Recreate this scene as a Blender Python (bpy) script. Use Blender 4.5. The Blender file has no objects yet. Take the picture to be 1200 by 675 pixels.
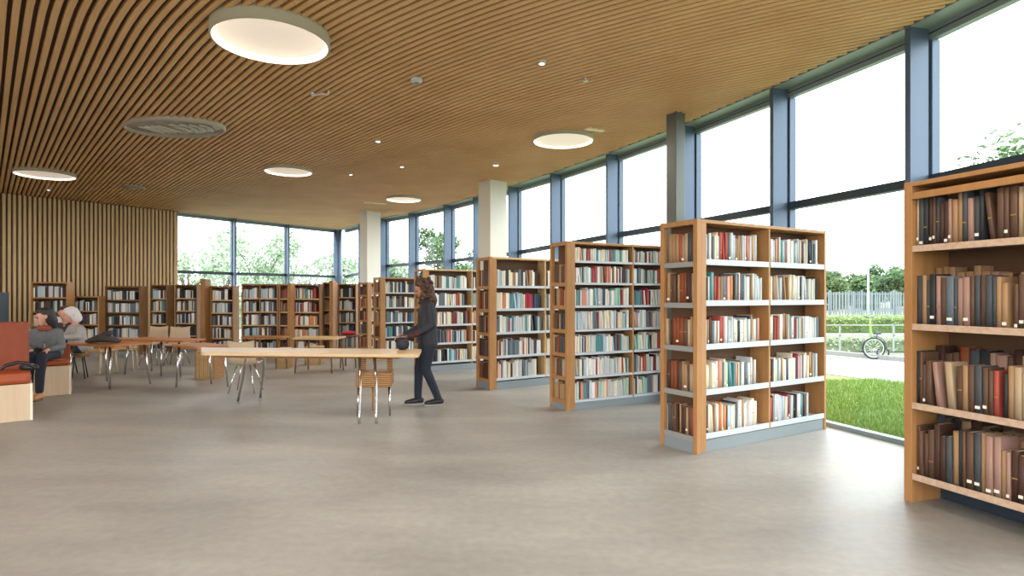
import bpy, bmesh, math, random
from mathutils import Vector, Matrix
random.seed(11)
R = random.Random(5)
C = bpy.context.scene.collection
F, HX, HY, EYE = 700.0, 600.0, 347.0, 1.5
CZ = 4.07

# ------------------------------------------------------------------ helpers
def srgb(h):
    h = h.lstrip('#'); v = [int(h[i:i+2], 16)/255 for i in (0, 2, 4)]
    return tuple(c/12.92 if c <= .04045 else ((c+.055)/1.055)**2.4 for c in v) + (1,)
def gp(px, py, z=0.0):
    d = F*(EYE-z)/(py-HY); return Vector(((px-HX)/F*d, d, z))
def pd(px, d, z=0.0): return Vector(((px-HX)/F*d, d, z))
def pdy(px, py, d): return Vector(((px-HX)/F*d, d, EYE+(HY-py)/F*d))

_m = {}
def mat(name, col, rough=.6, metal=0, spec=.5, noise=None, bump=0, stretch=None, coat=0):
    if name in _m: return _m[name]
    m = bpy.data.materials.new(name); m.use_nodes = True
    nt = m.node_tree; b = nt.nodes['Principled BSDF']
    c = srgb(col) if isinstance(col, str) else col
    b.inputs['Base Color'].default_value = c
    b.inputs['Roughness'].default_value = rough
    b.inputs['Metallic'].default_value = metal
    b.inputs['Specular IOR Level'].default_value = spec
    if coat: b.inputs['Coat Weight'].default_value = coat
    if noise:
        scale, col2, amt = noise
        tc = nt.nodes.new('ShaderNodeTexCoord'); mp = nt.nodes.new('ShaderNodeMapping')
        nz = nt.nodes.new('ShaderNodeTexNoise'); nz.inputs['Scale'].default_value = scale
        nz.inputs['Detail'].default_value = 6
        if stretch: mp.inputs['Scale'].default_value = stretch
        nt.links.new(tc.outputs['Object'], mp.inputs[0]); nt.links.new(mp.outputs[0], nz.inputs['Vector'])
        rp = nt.nodes.new('ShaderNodeValToRGB'); rp.color_ramp.elements[0].position = .5-amt; rp.color_ramp.elements[1].position = .5+amt
        rp.color_ramp.elements[0].color = c; rp.color_ramp.elements[1].color = srgb(col2)
        nt.links.new(nz.outputs[0], rp.inputs[0]); nt.links.new(rp.outputs[0], b.inputs['Base Color'])
        if bump:
            bp = nt.nodes.new('ShaderNodeBump'); bp.inputs['Strength'].default_value = bump; bp.inputs['Distance'].default_value = .01
            nt.links.new(nz.outputs[0], bp.inputs['Height']); nt.links.new(bp.outputs[0], b.inputs['Normal'])
    _m[name] = m; return m
def emat(name, col, s):
    m = bpy.data.materials.new(name); m.use_nodes = True; nt = m.node_tree
    b = nt.nodes['Principled BSDF']; b.inputs['Base Color'].default_value = srgb(col)
    b.inputs['Emission Color'].default_value = srgb(col); b.inputs['Emission Strength'].default_value = s
    return m

def tag(o, label=None, cat=None, group=None, kind=None):
    if label: o['label'] = label
    if cat: o['category'] = cat
    if group: o['group'] = group
    if kind: o['kind'] = kind
    return o
def empty(name, loc=(0, 0, 0), rz=0, **k):
    o = bpy.data.objects.new(name, None); C.objects.link(o); o.empty_display_size = .1
    o.location = loc; o.rotation_euler = (0, 0, rz); tag(o, **k); return o
def link(name, bm, mats, parent=None, smooth=False, bevel=0, **k):
    me = bpy.data.meshes.new(name)
    bmesh.ops.recalc_face_normals(bm, faces=bm.faces[:]) if smooth != 'keep' else None
    if smooth is True:
        for f in bm.faces: f.smooth = True
    bm.to_mesh(me); bm.free()
    if not isinstance(mats, (list, tuple)): mats = [mats]
    for m in mats: me.materials.append(m)
    o = bpy.data.objects.new(name, me); C.objects.link(o)
    if parent: o.parent = parent
    if bevel:
        b = o.modifiers.new('b', 'BEVEL'); b.width = bevel; b.segments = 2; b.limit_method = 'ANGLE'
    tag(o, **k); return o
def box(bm, x0, x1, y0, y1, z0, z1, mi=0, M=None):
    vs = [Vector((x, y, z)) for x in (x0, x1) for y in (y0, y1) for z in (z0, z1)]
    if M is not None: vs = [M @ v for v in vs]
    v = [bm.verts.new(c) for c in vs]
    for idx in ((0,1,3,2),(4,6,7,5),(0,4,5,1),(2,3,7,6),(0,2,6,4),(1,5,7,3)):
        f = bm.faces.new([v[i] for i in idx]); f.material_index = mi
def bx(*a, **k):
    bm = bmesh.new(); box(bm, *a, **k); return bm
def tube(bm, pts, r, n=8, mi=0, caps=True):
    pts = [Vector(p) for p in pts]; rs = r if isinstance(r, (list, tuple)) else [r]*len(pts)
    rings = []
    for i, p in enumerate(pts):
        t = (pts[min(i+1, len(pts)-1)]-pts[max(i-1, 0)]).normalized()
        a = t.orthogonal().normalized() if i == 0 else (pa - t*pa.dot(t)).normalized()
        pa = a; b = t.cross(a)
        rings.append([bm.verts.new(p+(a*math.cos(2*math.pi*k/n)+b*math.sin(2*math.pi*k/n))*rs[i]) for k in range(n)])
    for i in range(len(rings)-1):
        for k in range(n):
            f = bm.faces.new([rings[i][k], rings[i][(k+1) % n], rings[i+1][(k+1) % n], rings[i+1][k]]); f.material_index = mi; f.smooth = True
    if caps:
        f = bm.faces.new(rings[0][::-1]); f.material_index = mi
        f = bm.faces.new(rings[-1]); f.material_index = mi
def prism(bm, poly, z0, z1, mi=0):
    a = [bm.verts.new((p[0], p[1], z0)) for p in poly]; b = [bm.verts.new((p[0], p[1], z1)) for p in poly]
    n = len(poly)
    for i in range(n):
        f = bm.faces.new([a[i], a[(i+1) % n], b[(i+1) % n], b[i]]); f.material_index = mi
    f = bm.faces.new(a[::-1]); f.material_index = mi; f = bm.faces.new(b); f.material_index = mi
def lathe(bm, prof, n=32, mi=0, c=(0, 0)):
    rings = [[bm.verts.new((c[0]+r*math.cos(2*math.pi*k/n), c[1]+r*math.sin(2*math.pi*k/n), z)) for k in range(n)] for r, z in prof]
    for i in range(len(rings)-1):
        for k in range(n):
            f = bm.faces.new([rings[i][k], rings[i][(k+1) % n], rings[i+1][(k+1) % n], rings[i+1][k]]); f.material_index = mi; f.smooth = True
    return rings
def disc(bm, r, z, n=32, mi=0, c=(0, 0)):
    f = bm.faces.new([bm.verts.new((c[0]+r*math.cos(2*math.pi*k/n), c[1]+r*math.sin(2*math.pi*k/n), z)) for k in range(n)]); f.material_index = mi

# ------------------------------------------------------------------ materials
WOOD = mat('oak', '#B08150', .5, noise=(3, '#9C6D3D', .25), stretch=(6, 6, .6))
WOODL = mat('light_oak', '#C9A77A', .5, noise=(3, '#B8935F', .25), stretch=(1, 8, 8))
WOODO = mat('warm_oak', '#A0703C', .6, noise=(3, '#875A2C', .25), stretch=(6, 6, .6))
WOODD = mat('dark_oak', '#8A6238', .6, noise=(3, '#6E4A28', .25), stretch=(6, 6, .6))  # oak in its own darker brown tone
BACK = mat('brown_back', '#5A3D26', .7)
SHELFW = mat('pale_metal', '#BCC2C5', .4, spec=.5)
SHELFG = mat('grey_metal', '#8D8B87', .5)
PLINTH = mat('plinth_grey', '#7E878A', .5)
CARD = mat('label_card', '#C9AE97', .7, noise=(30, '#B5967C', .2))
CHROME = mat('chrome', '#C9C9C9', .18, metal=1)
BLUE = mat('blue_grey_metal', '#54657A', .45, metal=.25)
DARKM = mat('dark_metal', '#2E3A44', .45, metal=.2)
GREENM = mat('greenish_metal', '#8B9896', .45, metal=.2)

# ------------------------------------------------------------------ room outline
CURVE = [(4.4, -3), (4.4, -1.2), (4.38, .5), (4.32, 2.2), (4.12, 3.95), (3.78, 5.71), (3.2, 7.37), (2.55, 9.0), (1.71, 10.8), (.81, 12.5),
         (-.08, 14.0), (-1.0, 15.5), (-1.93, 16.9), (-3.2, 18.5), (-4.4, 19.8), (-5.5, 21.4), (-6.75, 23.2)]
TRZ = [2.62]*9 + [2.58, 2.53, 2.51, 2.51, 2.52, 2.5, 2.35, 2.26]
BACKW = [(-6.75, 23.2), (-8.02, 21.48), (-9.18, 19.84), (-10.25, 18.2)]
WOODW = [(-10.25, 18.2), (-12.75, 14.9), (-15.2, 11.6)]
OUT = CURVE + BACKW[1:] + WOODW[1:] + [(-15.2, -3)]
def inside(x, y):
    c = False; n = len(OUT)
    for i in range(n):
        x1, y1 = OUT[i]; x2, y2 = OUT[(i+1) % n]
        if (y1 > y) != (y2 > y) and x < (x2-x1)*(y-y1)/(y2-y1)+x1: c = not c
    return c

# floor
fm = mat('screed_floor', '#8C8881', .42, spec=.4)
nt = fm.node_tree; b = nt.nodes['Principled BSDF']
tc = nt.nodes.new('ShaderNodeTexCoord'); mp = nt.nodes.new('ShaderNodeMapping'); mp.inputs['Scale'].default_value = (.5, 1.3, 1)
n1 = nt.nodes.new('ShaderNodeTexNoise'); n1.inputs['Scale'].default_value = 1.3; n1.inputs['Detail'].default_value = 9; n1.inputs['Roughness'].default_value = .62
n2 = nt.nodes.new('ShaderNodeTexNoise'); n2.inputs['Scale'].default_value = 14; n2.inputs['Detail'].default_value = 8
rp = nt.nodes.new('ShaderNodeValToRGB'); rp.color_ramp.elements[0].position = .3; rp.color_ramp.elements[1].position = .72
rp.color_ramp.elements[0].color = srgb('#87837D'); rp.color_ramp.elements[1].color = srgb('#A19D96')
mx = nt.nodes.new('ShaderNodeMix'); mx.data_type = 'RGBA'; mx.blend_type = 'OVERLAY'; mx.inputs[0].default_value = .18
nt.links.new(tc.outputs['Object'], mp.inputs[0]); nt.links.new(mp.outputs[0], n1.inputs['Vector']); nt.links.new(tc.outputs['Object'], n2.inputs['Vector'])
nt.links.new(n1.outputs[0], rp.inputs[0]); nt.links.new(rp.outputs[0], mx.inputs[6]); nt.links.new(n2.outputs[0], mx.inputs[7])
nt.links.new(mx.outputs[2], b.inputs['Base Color'])
r2 = nt.nodes.new('ShaderNodeMapRange'); r2.inputs['To Min'].default_value = .34; r2.inputs['To Max'].default_value = .56
nt.links.new(n1.outputs[0], r2.inputs[0]); nt.links.new(r2.outputs[0], b.inputs['Roughness'])
def offs(pts, d):
    out = []
    for i, p in enumerate(pts):
        a = Vector(pts[max(i-1, 0)]); c = Vector(pts[min(i+1, len(pts)-1)]); t = (c-a).normalized()
        out.append(Vector(p)+Vector((t.y, -t.x))*d)
    return out
bm = bmesh.new()
fo = [tuple(p) for p in offs(CURVE, .42)] + [tuple(p) for p in offs(BACKW, .3)][1:] + [(-12.9, 15.0), (-15.4, 11.7), (-15.4, -3)]
prism(bm, fo, -.25, 0)
link('floor', bm, fm, kind='structure')

# ceiling: backing slab and curved battens
bm = bmesh.new()
prism(bm, fo, CZ+.055, CZ+.3, 1)
th = math.radians(41.5); U = Vector((math.sin(th), -math.cos(th))); W = Vector((math.cos(th), math.sin(th)))
U0, KK = -7.0, .075
def wof(u):
    if u < U0: return 0
    d = min(u-U0, 5.0); return KK*d*d/2 + (KK*5*(u-U0-5) if u-U0 > 5 else 0)
pitch = .09
prof = [(-.027, .05), (-.0275, .014), (-.019, .003), (0, 0), (.019, .003), (.0275, .014), (.027, .05)]
w0 = -14.0
while w0 < 20:
    run = []
    us = [-24+.1*i for i in range(420)]
    segs = []; cur = []
    for u in us:
        p = U*u + W*(w0+wof(u))
        if inside(p.x, p.y): cur.append(u)
        else:
            if len(cur) > 3: segs.append((cur[0], cur[-1]))
            cur = []
    if len(cur) > 3: segs.append((cur[0], cur[-1]))
    for a, c in segs:
        # refine ends to the outline
        def edge(uin, uout):
            for _ in range(6):
                m_ = (uin+uout)/2; p = U*m_+W*(w0+wof(m_))
                if inside(p.x, p.y): uin = m_
                else: uout = m_
            return uin
        a = edge(a, a-.1) - R.random()*.0 + .0; c = edge(c, c+.1)
        n = max(2, int((c-a)/.35))
        ring0 = None
        for i in range(n+1):
            u = a+(c-a)*i/n; sl = 0 if u < U0 else KK*min(u-U0, 5)
            p = U*u+W*(w0+wof(u)); t = (U+W*sl).normalized(); nn = Vector((-t.y, t.x))
            ring = [bm.verts.new((p.x+nn.x*q[0], p.y+nn.y*q[0], CZ+q[1])) for q in prof]
            if ring0:
                for k in range(len(prof)-1):
                    f = bm.faces.new([ring0[k], ring[k], ring[k+1], ring0[k+1]]); f.material_index = 0; f.smooth = 1 <= k <= 4
            else: bm.faces.new(ring)
            ring0 = ring
        bm.faces.new(ring0[::-1])
    w0 += pitch
SLAT = mat('ceiling_pine', '#DAB17E', .5, noise=(1.2, '#C79A66', .3))
SLATB = mat('slat_backing', '#4A3420', .8)
link('ceiling', bm, [SLAT, SLATB], kind='structure')

# slatted timber wall
def battenwall(name, a, b, pitch=.104, w=.058, dp=.06):
    a, b = Vector(a), Vector(b); L = (b-a).length; t = (b-a)/L; n = Vector((t.y, -t.x))  # n points outward if needed
    ang = math.atan2(t.y, t.x)
    M = Matrix.Translation((a.x, a.y, 0)) @ Matrix.Rotation(ang, 4, 'Z')
    bm = bmesh.new()
    box(bm, -.03, L+.03, 0, .2, 0, CZ+.04, 1, M)
    x = 0.02
    while x < L-w:
        box(bm, x, x+w, -dp-.005, 0, 0.0, CZ-.004, 0, M); x += pitch
    return link(name, bm, [mat('wall_oak', '#D0B48A', .55, noise=(2.5, '#BE9E72', .3), stretch=(8, 8, .5)), mat('wall_backing', '#5C4226', .8)], kind='structure')
battenwall('wall_left', WOODW[1], WOODW[0])
battenwall('wall_left.001', WOODW[2], WOODW[1])
# end trim where timber wall meets the glazing
bm = bmesh.new(); tube(bm, [(-10.25, 18.2, 0), (-10.25, 18.2, CZ)], .06, 8)
link('trim_1', bm, WOODL, kind='structure')
bm = bmesh.new(); box(bm, -15.4, -15.2, -3, 11.6, 0, CZ+.05); link('wall_side', bm, mat('plaster', '#C7BBA8', .8), kind='structure')

# glass
gm = bpy.data.materials.new('window_glass'); gm.use_nodes = True; nt = gm.node_tree; nt.nodes.clear()
o_ = nt.nodes.new('ShaderNodeOutputMaterial'); tr = nt.nodes.new('ShaderNodeBsdfTransparent'); gl = nt.nodes.new('ShaderNodeBsdfGlossy')
tr.inputs[0].default_value = (.93, .975, .96, 1); gl.inputs['Roughness'].default_value = .02
ms = nt.nodes.new('ShaderNodeMixShader'); ms.inputs[0].default_value = .05
nt.links.new(tr.outputs[0], ms.inputs[1]); nt.links.new(gl.outputs[0], ms.inputs[2]); nt.links.new(ms.outputs[0], o_.inputs[0])

wn = [0]
def glazing(pts, trz, depth, startfin=True, wide=.06):
    outer = offs(pts, depth)
    for i in range(len(pts)-1):
        wn[0] += 1
        a, b = Vector(pts[i]), Vector(pts[i+1]); ga, gb = outer[i], outer[i+1]
        e = empty('window_%d' % wn[0], (a.x, a.y, 0), kind='structure')
        inv = Matrix.Translation((-a.x, -a.y, 0))
        def fr_(bm): bm.transform(inv); return bm
        t = (gb-ga); L = t.length; ang = math.atan2(t.y, t.x)
        M = Matrix.Translation((ga.x, ga.y, 0)) @ Matrix.Rotation(ang, 4, 'Z')   # local +y is inward (left of travel)
        # head soffit
        bm = bmesh.new(); v = [bm.verts.new((p[0], p[1], z)) for z in (CZ-.005, CZ+.05) for p in (a, b, gb, ga)]
        for idx in ((0,1,2,3), (7,6,5,4), (0,4,5,1), (1,5,6,2), (2,6,7,3), (3,7,4,0)): bm.faces.new([v[k] for k in idx])
        link('head_soffit', fr_(bm), GREENM, e)
        bm = bmesh.new(); box(bm, 0, L, -.03, .05, CZ-.1, CZ-.005, 0, M); box(bm, 0, L, .05, .055, CZ-.045, CZ-.035, 1, M); link('head_frame', fr_(bm), [GREENM, DARKM], e)
        bm = bmesh.new(); box(bm, 0, L, -.03, .06, .0, .05, 0, M); link('sill_frame', fr_(bm), GREENM, e)
        z0, z1 = trz[i], trz[i+1]
        bm = bmesh.new(); vs = []
        for (x, z) in ((0, z0), (L, z1)):
            for (y, dz) in ((-.03, -.045), (.07, -.045), (.07, .045), (-.03, .045)): vs.append(bm.verts.new(M @ Vector((x, y, z+dz))))
        for k in range(4): bm.faces.new([vs[k], vs[(k+1) % 4], vs[4+(k+1) % 4], vs[4+k]])
        bm.faces.new(vs[3::-1]); bm.faces.new(vs[4:])
        link('transom', fr_(bm), DARKM, e)
        for nm, (la, lb), (ha, hb) in (('lower_pane', (.05, .05), (z0-.045, z1-.045)), ('upper_pane', (z0+.045, z1+.045), (CZ-.1, CZ-.1))):
            bm = bmesh.new(); bm.faces.new([bm.verts.new(M @ Vector(q)) for q in ((.02, 0, la), (L-.02, 0, lb), (L-.02, 0, hb), (.02, 0, ha))])
            link(nm, fr_(bm), gm, e)
        # fin and mullion at station i
        nrm = (ga-a).normalized(); ang2 = math.atan2(nrm.y, nrm.x)
        M2 = Matrix.Translation((a.x, a.y, 0)) @ Matrix.Rotation(ang2, 4, 'Z')
        if startfin or i > 0:
            bm = bmesh.new(); box(bm, .0, depth-.075, -wide/2, wide/2, 0.0, CZ-.005, 0, M2); link('fin', fr_(bm), BLUE, e, bevel=.004)
            bm = bmesh.new(); box(bm, depth-.075, depth-.05, -wide/2+.015, wide/2-.015, 0.0, CZ-.1, 0, M2); link('gasket', fr_(bm), DARKM, e)
            bm = bmesh.new(); box(bm, depth-.05, depth+.05, -.045, .045, 0.0, CZ-.1, 0, M2); link('mullion', fr_(bm), BLUE, e, bevel=.004)
glazing(CURVE, TRZ, .30)
glazing(BACKW, [2.26, 2.26, 2.25, 2.25], .2)
# corner post
bm = bmesh.new(); tube(bm, [(-6.75, 23.25, 0), (-6.75, 23.25, CZ)], .17, 4); link('trim_2', bm, BLUE, kind='structure')

# columns
def column(cx, cy, sx, sy, rz, m):
    bm = bmesh.new(); box(bm, -sx/2, sx/2, -sy/2, sy/2, 0, CZ+.03)
    o = link('column', bm, m, kind='structure', bevel=.008); o.location = (cx, cy, 0); o.rotation_euler.z = rz; return o
CW = mat('column_plaster', '#DEDCD2', .7)
c = pd(575, 13.2); column(c.x+.03, c.y+.3, .46, .46, math.radians(38), CW)
c = pd(431, 18.0); column(c.x, c.y+.3, .46, .46, math.radians(42), CW)
c = pd(794, 8.35); column(c.x, c.y+.1, .17, .2, math.radians(27), mat('steel_grey', '#676C69', .5, metal=.3))

# ------------------------------------------------------------------ ceiling fittings
LAMPIN = mat('lamp_white', '#F6F1EA', .7)
b = LAMPIN.node_tree.nodes['Principled BSDF']; b.inputs['Emission Color'].default_value = srgb('#F7E2D2'); b.inputs['Emission Strength'].default_value = .35
LED = emat('led_glow', '#FFE9D0', 3)
LEDS = emat('spot_glow', '#FFF4E4', 6)
RIM = mat('lamp_rim', '#A9A08A', .6)
LAMPW = 50
def clight(px, py, r, label, drop=.055):
    d = F*(CZ-drop-EYE)/(HY-py); c = pd(px, d)
    e = empty('ceiling_light', (c.x, c.y, CZ-drop), label=label, cat='ceiling light', group='round recessed ceiling lights')
    bm = bmesh.new(); lathe(bm, [(r-.02, .012), (r-.02, 0), (r, 0), (r, drop+.05)], 48); link('rim', bm, RIM, e, smooth='keep')
    bm = bmesh.new(); lathe(bm, [(r-.021, .0), (r-.03, drop*.5), (r-.10, drop*.8), (r-.22, drop*.9)], 48); disc(bm, r-.22, drop*.9, 48); link('reflector', bm, LAMPIN, e, smooth='keep')
    bm = bmesh.new(); lathe(bm, [(r-.026, .004), (r-.05, drop*.6)], 48); link('led_ring', bm, LED, e, smooth='keep')
    ld = bpy.data.lights.new('lamp', 'AREA'); ld.shape = 'DISK'; ld.size = 2*r-.2; ld.energy = LAMPW; ld.color = (1, .9, .78)
    lo = bpy.data.objects.new('lamp', ld); C.objects.link(lo); lo.parent = e; lo.location = (0, 0, .002)
    return e
clight(318, 51, .55, 'largest round ceiling light, nearest, with a deep grey-beige rim', .10)
clight(660, 166, .50, 'round white ceiling light nearest the tall window wall')
clight(338, 202, .47, 'round white ceiling light in the middle, over the back bookcases')
clight(53, 206, .54, 'round ceiling light closest to the slatted timber wall')
clight(473, 234.5, .46, 'smallest round ceiling light, furthest away by the white columns')
for q, (x, y) in enumerate(((-5.2, 1.8), (-1.2, 1.2), (2.2, 2.6), (-9.5, 6.2), (-9.0, .2), (1.6, -1.4))):  # unseen fill lights, added in the same round fitting to brighten the room
    d_ = max(y, .01); bm_ = None
    e = empty('ceiling_light', (x, y, CZ-.10), label=['added fill light above the camera, left side', 'added fill light above the camera, centre', 'added fill light beside the near window wall', 'added fill light over the benches, outside the view', 'added fill light at the far left rear', 'added fill light behind the camera, window side'][q], cat='ceiling light', group='round recessed ceiling lights')
    bm = bmesh.new(); lathe(bm, [(.48, .012), (.48, 0), (.5, 0), (.5, .12)], 48); link('rim', bm, RIM, e, smooth='keep')
    bm = bmesh.new(); lathe(bm, [(.479, 0), (.47, .035), (.42, .058), (.32, .066)], 48); disc(bm, .32, .066, 48); link('reflector', bm, LAMPIN, e, smooth='keep')
    ld = bpy.data.lights.new('lamp', 'AREA'); ld.shape = 'DISK'; ld.size = .8; ld.energy = LAMPW; ld.color = (1, .9, .78)
    lo = bpy.data.objects.new('lamp', ld); C.objects.link(lo); lo.parent = e; lo.location = (0, 0, .002)
# flush disc
c = pd(157, F*(CZ-EYE)/(HY-219)); e = empty('ceiling_speaker', (c.x, c.y, CZ-.03), label='small flush grey disc speaker in the slatted ceiling', cat='speaker')
bm = bmesh.new(); lathe(bm, [(.001, 0), (.2, 0), (.23, .008), (.23, .05)], 32); link('grille', bm, mat('grille_grey', '#8E8A82', .6), e, smooth='keep')
# mirrored oval hatch
c = pd(205, 9.05); e = empty('skylight', (c.x, c.y, CZ), label='long oval glass hatch with metal struts set in the ceiling', cat='skylight'); e.rotation_euler.z = math.radians(-7)
MG = mat('hatch_metal', '#B9B4AC', .3, metal=.25, noise=(4, '#847D74', .15))
bm = bmesh.new(); rr = lathe(bm, [(.70, .02), (.74, -.05), (.765, -.05), (.78, .05)], 40)
for v in bm.verts: v.co.y *= .62
link('rim', bm, mat('hatch_rim', '#B5ADA0', .4, metal=.4), e, smooth='keep')
bm = bmesh.new(); disc(bm, .735, -.012, 40)
for v in bm.verts: v.co.y *= .62
link('mirror_panel', bm, MG, e)
for k in range(4):
    bm = bmesh.new(); x = -.5+.1*k; tube(bm, [(x, -.12, -.015), (x+.16, .22, -.03)], .013, 6); link('strut', bm, mat('strut_white', '#D8D2C6', .5), e)
for k in range(4):
    bm = bmesh.new(); x = .05+.13*k; tube(bm, [(x, -.2+.04*k, -.015), (x+.12, .02, -.035), (x+.05, .2, -.02)], [.03, .018, .028], 6); link('bracket', bm, mat('bracket_grey', '#C2BBAE', .35, metal=.5), e)
# small spots / sensors
spots = [(443, 165, .035, 'small glowing ceiling spot, nearest of the middle row'), (471, 195, .035, 'small ceiling spot between the middle and far round lights'),
         (411, 204, .03, 'tiny ceiling spot right of the middle round light'), (581, 193, .05, 'small pale ceiling spot above the white column'),
         (635, 73, .03, 'tiny white ceiling spot high above the pale bookcases'), (27, 82, .0, ''), (57, 222, .035, 'tiny glowing ceiling spot beside the timber wall light')]
for px, py, r, lb in spots:
    if not r: continue
    c = pd(px, F*(CZ-EYE)/(HY-py)); e = empty('downlight', (c.x, c.y, CZ-.02), label=lb, cat='ceiling spot', group='small ceiling spots')
    bm = bmesh.new(); lathe(bm, [(r, 0), (r+.012, -.004), (r+.016, .03)], 16); link('ring', bm, SHELFW, e, smooth='keep')
    bm = bmesh.new(); disc(bm, r, .002, 16); link('lens', bm, LEDS, e)
c = pd(488, F*(CZ-EYE)/(HY-93)); e = empty('smoke_detector', (c.x, c.y, CZ-.03), label='white round ceiling sensor with a grey centre, alone mid-ceiling', cat='ceiling sensor')
bm = bmesh.new(); lathe(bm, [(.035, -.012), (.055, -.012), (.07, .01), (.07, .04)], 20); link('ring', bm, SHELFW, e, smooth='keep')
bm = bmesh.new(); disc(bm, .036, -.01, 20); link('centre', bm, SHELFG, e)
c = pd(686, F*(CZ-EYE)/(HY-91)); e = empty('ceiling_sprinkler', (c.x, c.y, CZ), label='small dark sprinkler head hanging from the ceiling', cat='sprinkler')
bm = bmesh.new(); tube(bm, [(0, 0, .03), (0, 0, -.035)], .012, 8); link('pipe', bm, CHROME, e)
bm = bmesh.new(); lathe(bm, [(.001, -.04), (.035, -.04), (.035, -.034), (.001, -.03)], 12); link('deflector', bm, CHROME, e)
c = pd(375, F*(CZ-EYE)/(HY-107)); e = empty('ceiling_bracket', (c.x, c.y, CZ-.01), label='bent white metal bracket on the ceiling beside the largest light', cat='bracket')
bm = bmesh.new(); tube(bm, [(-.12, .06, .0), (-.05, .02, -.03), (.03, .0, -.02), (.1, .0, -.03), (.13, -.06, 0)], .012, 6); link('rod', bm, mat('strut_white', '#D8D2C6'), e)
bm = bmesh.new(); lathe(bm, [(.001, -.02), (.03, -.02), (.03, .01)], 12, c=(-.11, .05)); link('mount', bm, CHROME, e)
for px, py, sx, sy, lb in ((697, 152, .16, .05, 'small white flush ceiling panel beside the window-side light'), (440, 238, .3, .06, 'long thin white ceiling panel left of the furthest light'),):
    c = pd(px, F*(CZ-EYE)/(HY-py)); bm = bmesh.new(); box(bm, -sx, sx, -sy, sy, -.012, .05)
    o = link('ceiling_panel', bm, mat('panel_cream', '#E6D9BF', .6), bevel=.006, label=lb, cat='ceiling panel'); o.location = (c.x, c.y, CZ); o.rotation_euler.z = math.radians(25)

# ------------------------------------------------------------------ books
PAGE = mat('page_paper', '#D9CDB4', .9)
PAL = {
 'pale': [('white', '#E4E2DC', 5), ('pale grey', '#BFC2C0', 5), ('cream', '#DCD2B8', 4), ('light blue', '#A9BDC9', 2), ('teal', '#4E8A8C', 1.3), ('slate grey', '#5F6B73', 2.2),
          ('dark brown', '#42291F', 1.6), ('tan', '#9F7C58', 2), ('brick red', '#A5493C', 1.4), ('navy', '#2C3B55', 1.3), ('salmon', '#CF8E78', 1), ('black', '#26282A', 1.3), ('orange', '#C97B3D', .8), ('crimson', '#A3223B', .5)],
 'pink': [('white', '#E4E2DC', 5), ('pale grey', '#BFC2C0', 4), ('cream', '#DCD2B8', 3), ('light blue', '#A9BDC9', 2), ('teal', '#4E8A8C', 1.6), ('slate grey', '#5F6B73', 2.2),
          ('dark brown', '#42291F', 1.5), ('salmon', '#CF8E78', 2.2), ('brick red', '#A5493C', 1.8), ('navy', '#2C3B55', 1), ('mint', '#9CC0AE', 1.6), ('crimson', '#A3223B', .7)],
 'old': [('tan', '#A8855F', 3.2), ('dark brown', '#4A3024', 3.4), ('umber', '#5C4232', 3.4), ('black', '#26282A', 2), ('charcoal', '#41464A', 3), ('beige', '#AD9678', 1.8), ('rust', '#80401F', .7), ('dusty pink', '#9C7A6C', 1.4),  # brown bindings, weighted darker to stand in for the backlit shade
         ('brick red', '#A5493C', .3), ('slate grey', '#5F6B73', 1), ('orange', '#C97B3D', .5)],
 'wood': [('umber', '#5C4232', 3), ('dark brown', '#42291F', 3), ('tan', '#9F7C58', 2.5), ('rust', '#80401F', 1.5), ('charcoal', '#41464A', 1.5), ('beige', '#AD9678', 1.2), ('brick red', '#A5493C', .6)],
 'cool': [('white', '#E4E2DC', 4), ('pale grey', '#BFC2C0', 5), ('light blue', '#A9BDC9', 3), ('slate grey', '#5F6B73', 3), ('navy', '#2C3B55', 2), ('black', '#26282A', 2), ('dark brown', '#42291F', 2), ('cream', '#DCD2B8', 2), ('teal', '#4E8A8C', .8), ('umber', '#5C4232', 1.2)],
}
BM = {}
for p in PAL.values():
    for n, h, w in p:
        if n not in BM: BM[n] = mat('cloth_'+n.replace(' ', '_'), h, .62, noise=(40, h, .2))
MI = {n: i+1 for i, n in enumerate(BM)}
BOOKS = []
def pick(pal):
    p = PAL[pal]; r = R.random()*sum(x[2] for x in p)
    for x in p:
        r -= x[2]
        if r <= 0: return x[0]
    return p[0][0]
def fill(M, x0, x1, y, z, hr, depth, pal, tr=(.018, .05), full=1.0, face='front', meta=None, stop=None, hidden=False, lean=.06):
    """row of books with spines at y=... in the local frame M; meta = (case, bay, shelf)"""
    x = x0; xe = x0+(x1-x0)*full; i = 0; basecol = None
    while True:
        t = R.uniform(*tr) if R.random() > .12 else R.uniform(tr[0], tr[1]*1.25)
        if x+t > xe: break
        h = R.uniform(*hr); 
        if R.random() < .5 and i: h = min(hr[1], max(hr[0], ph+R.uniform(-.015, .015)))
        ph = h
        if basecol and R.random() < .28: col = basecol
        else: col = pick(pal)
        basecol = col
        ln = 0
        if i and R.random() < lean and x+t+.06 < xe: ln = R.uniform(.05, .13)
        extra = h*math.sin(ln) if ln else 0
        yy = y+R.uniform(0, .018)
        if face == 'front': Mb = M @ Matrix.Translation((x+extra, yy, z))
        else: Mb = M @ Matrix.Translation((y+R.uniform(0, .008), x+t, z)) @ Matrix.Rotation(-math.pi/2, 4, 'Z')
        if ln and face == 'front': Mb = Mb @ Matrix.Rotation(-ln, 4, 'Y') 
        i += 1
        BOOKS.append(dict(M=Mb, t=t, h=h, d=depth, col=col, meta=meta, i=i, hidden=hidden, ln=ln))
        x += t+extra+.0015+(.001 if not ln else .012)
        if R.random() < .015: x += .03
    return

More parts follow.
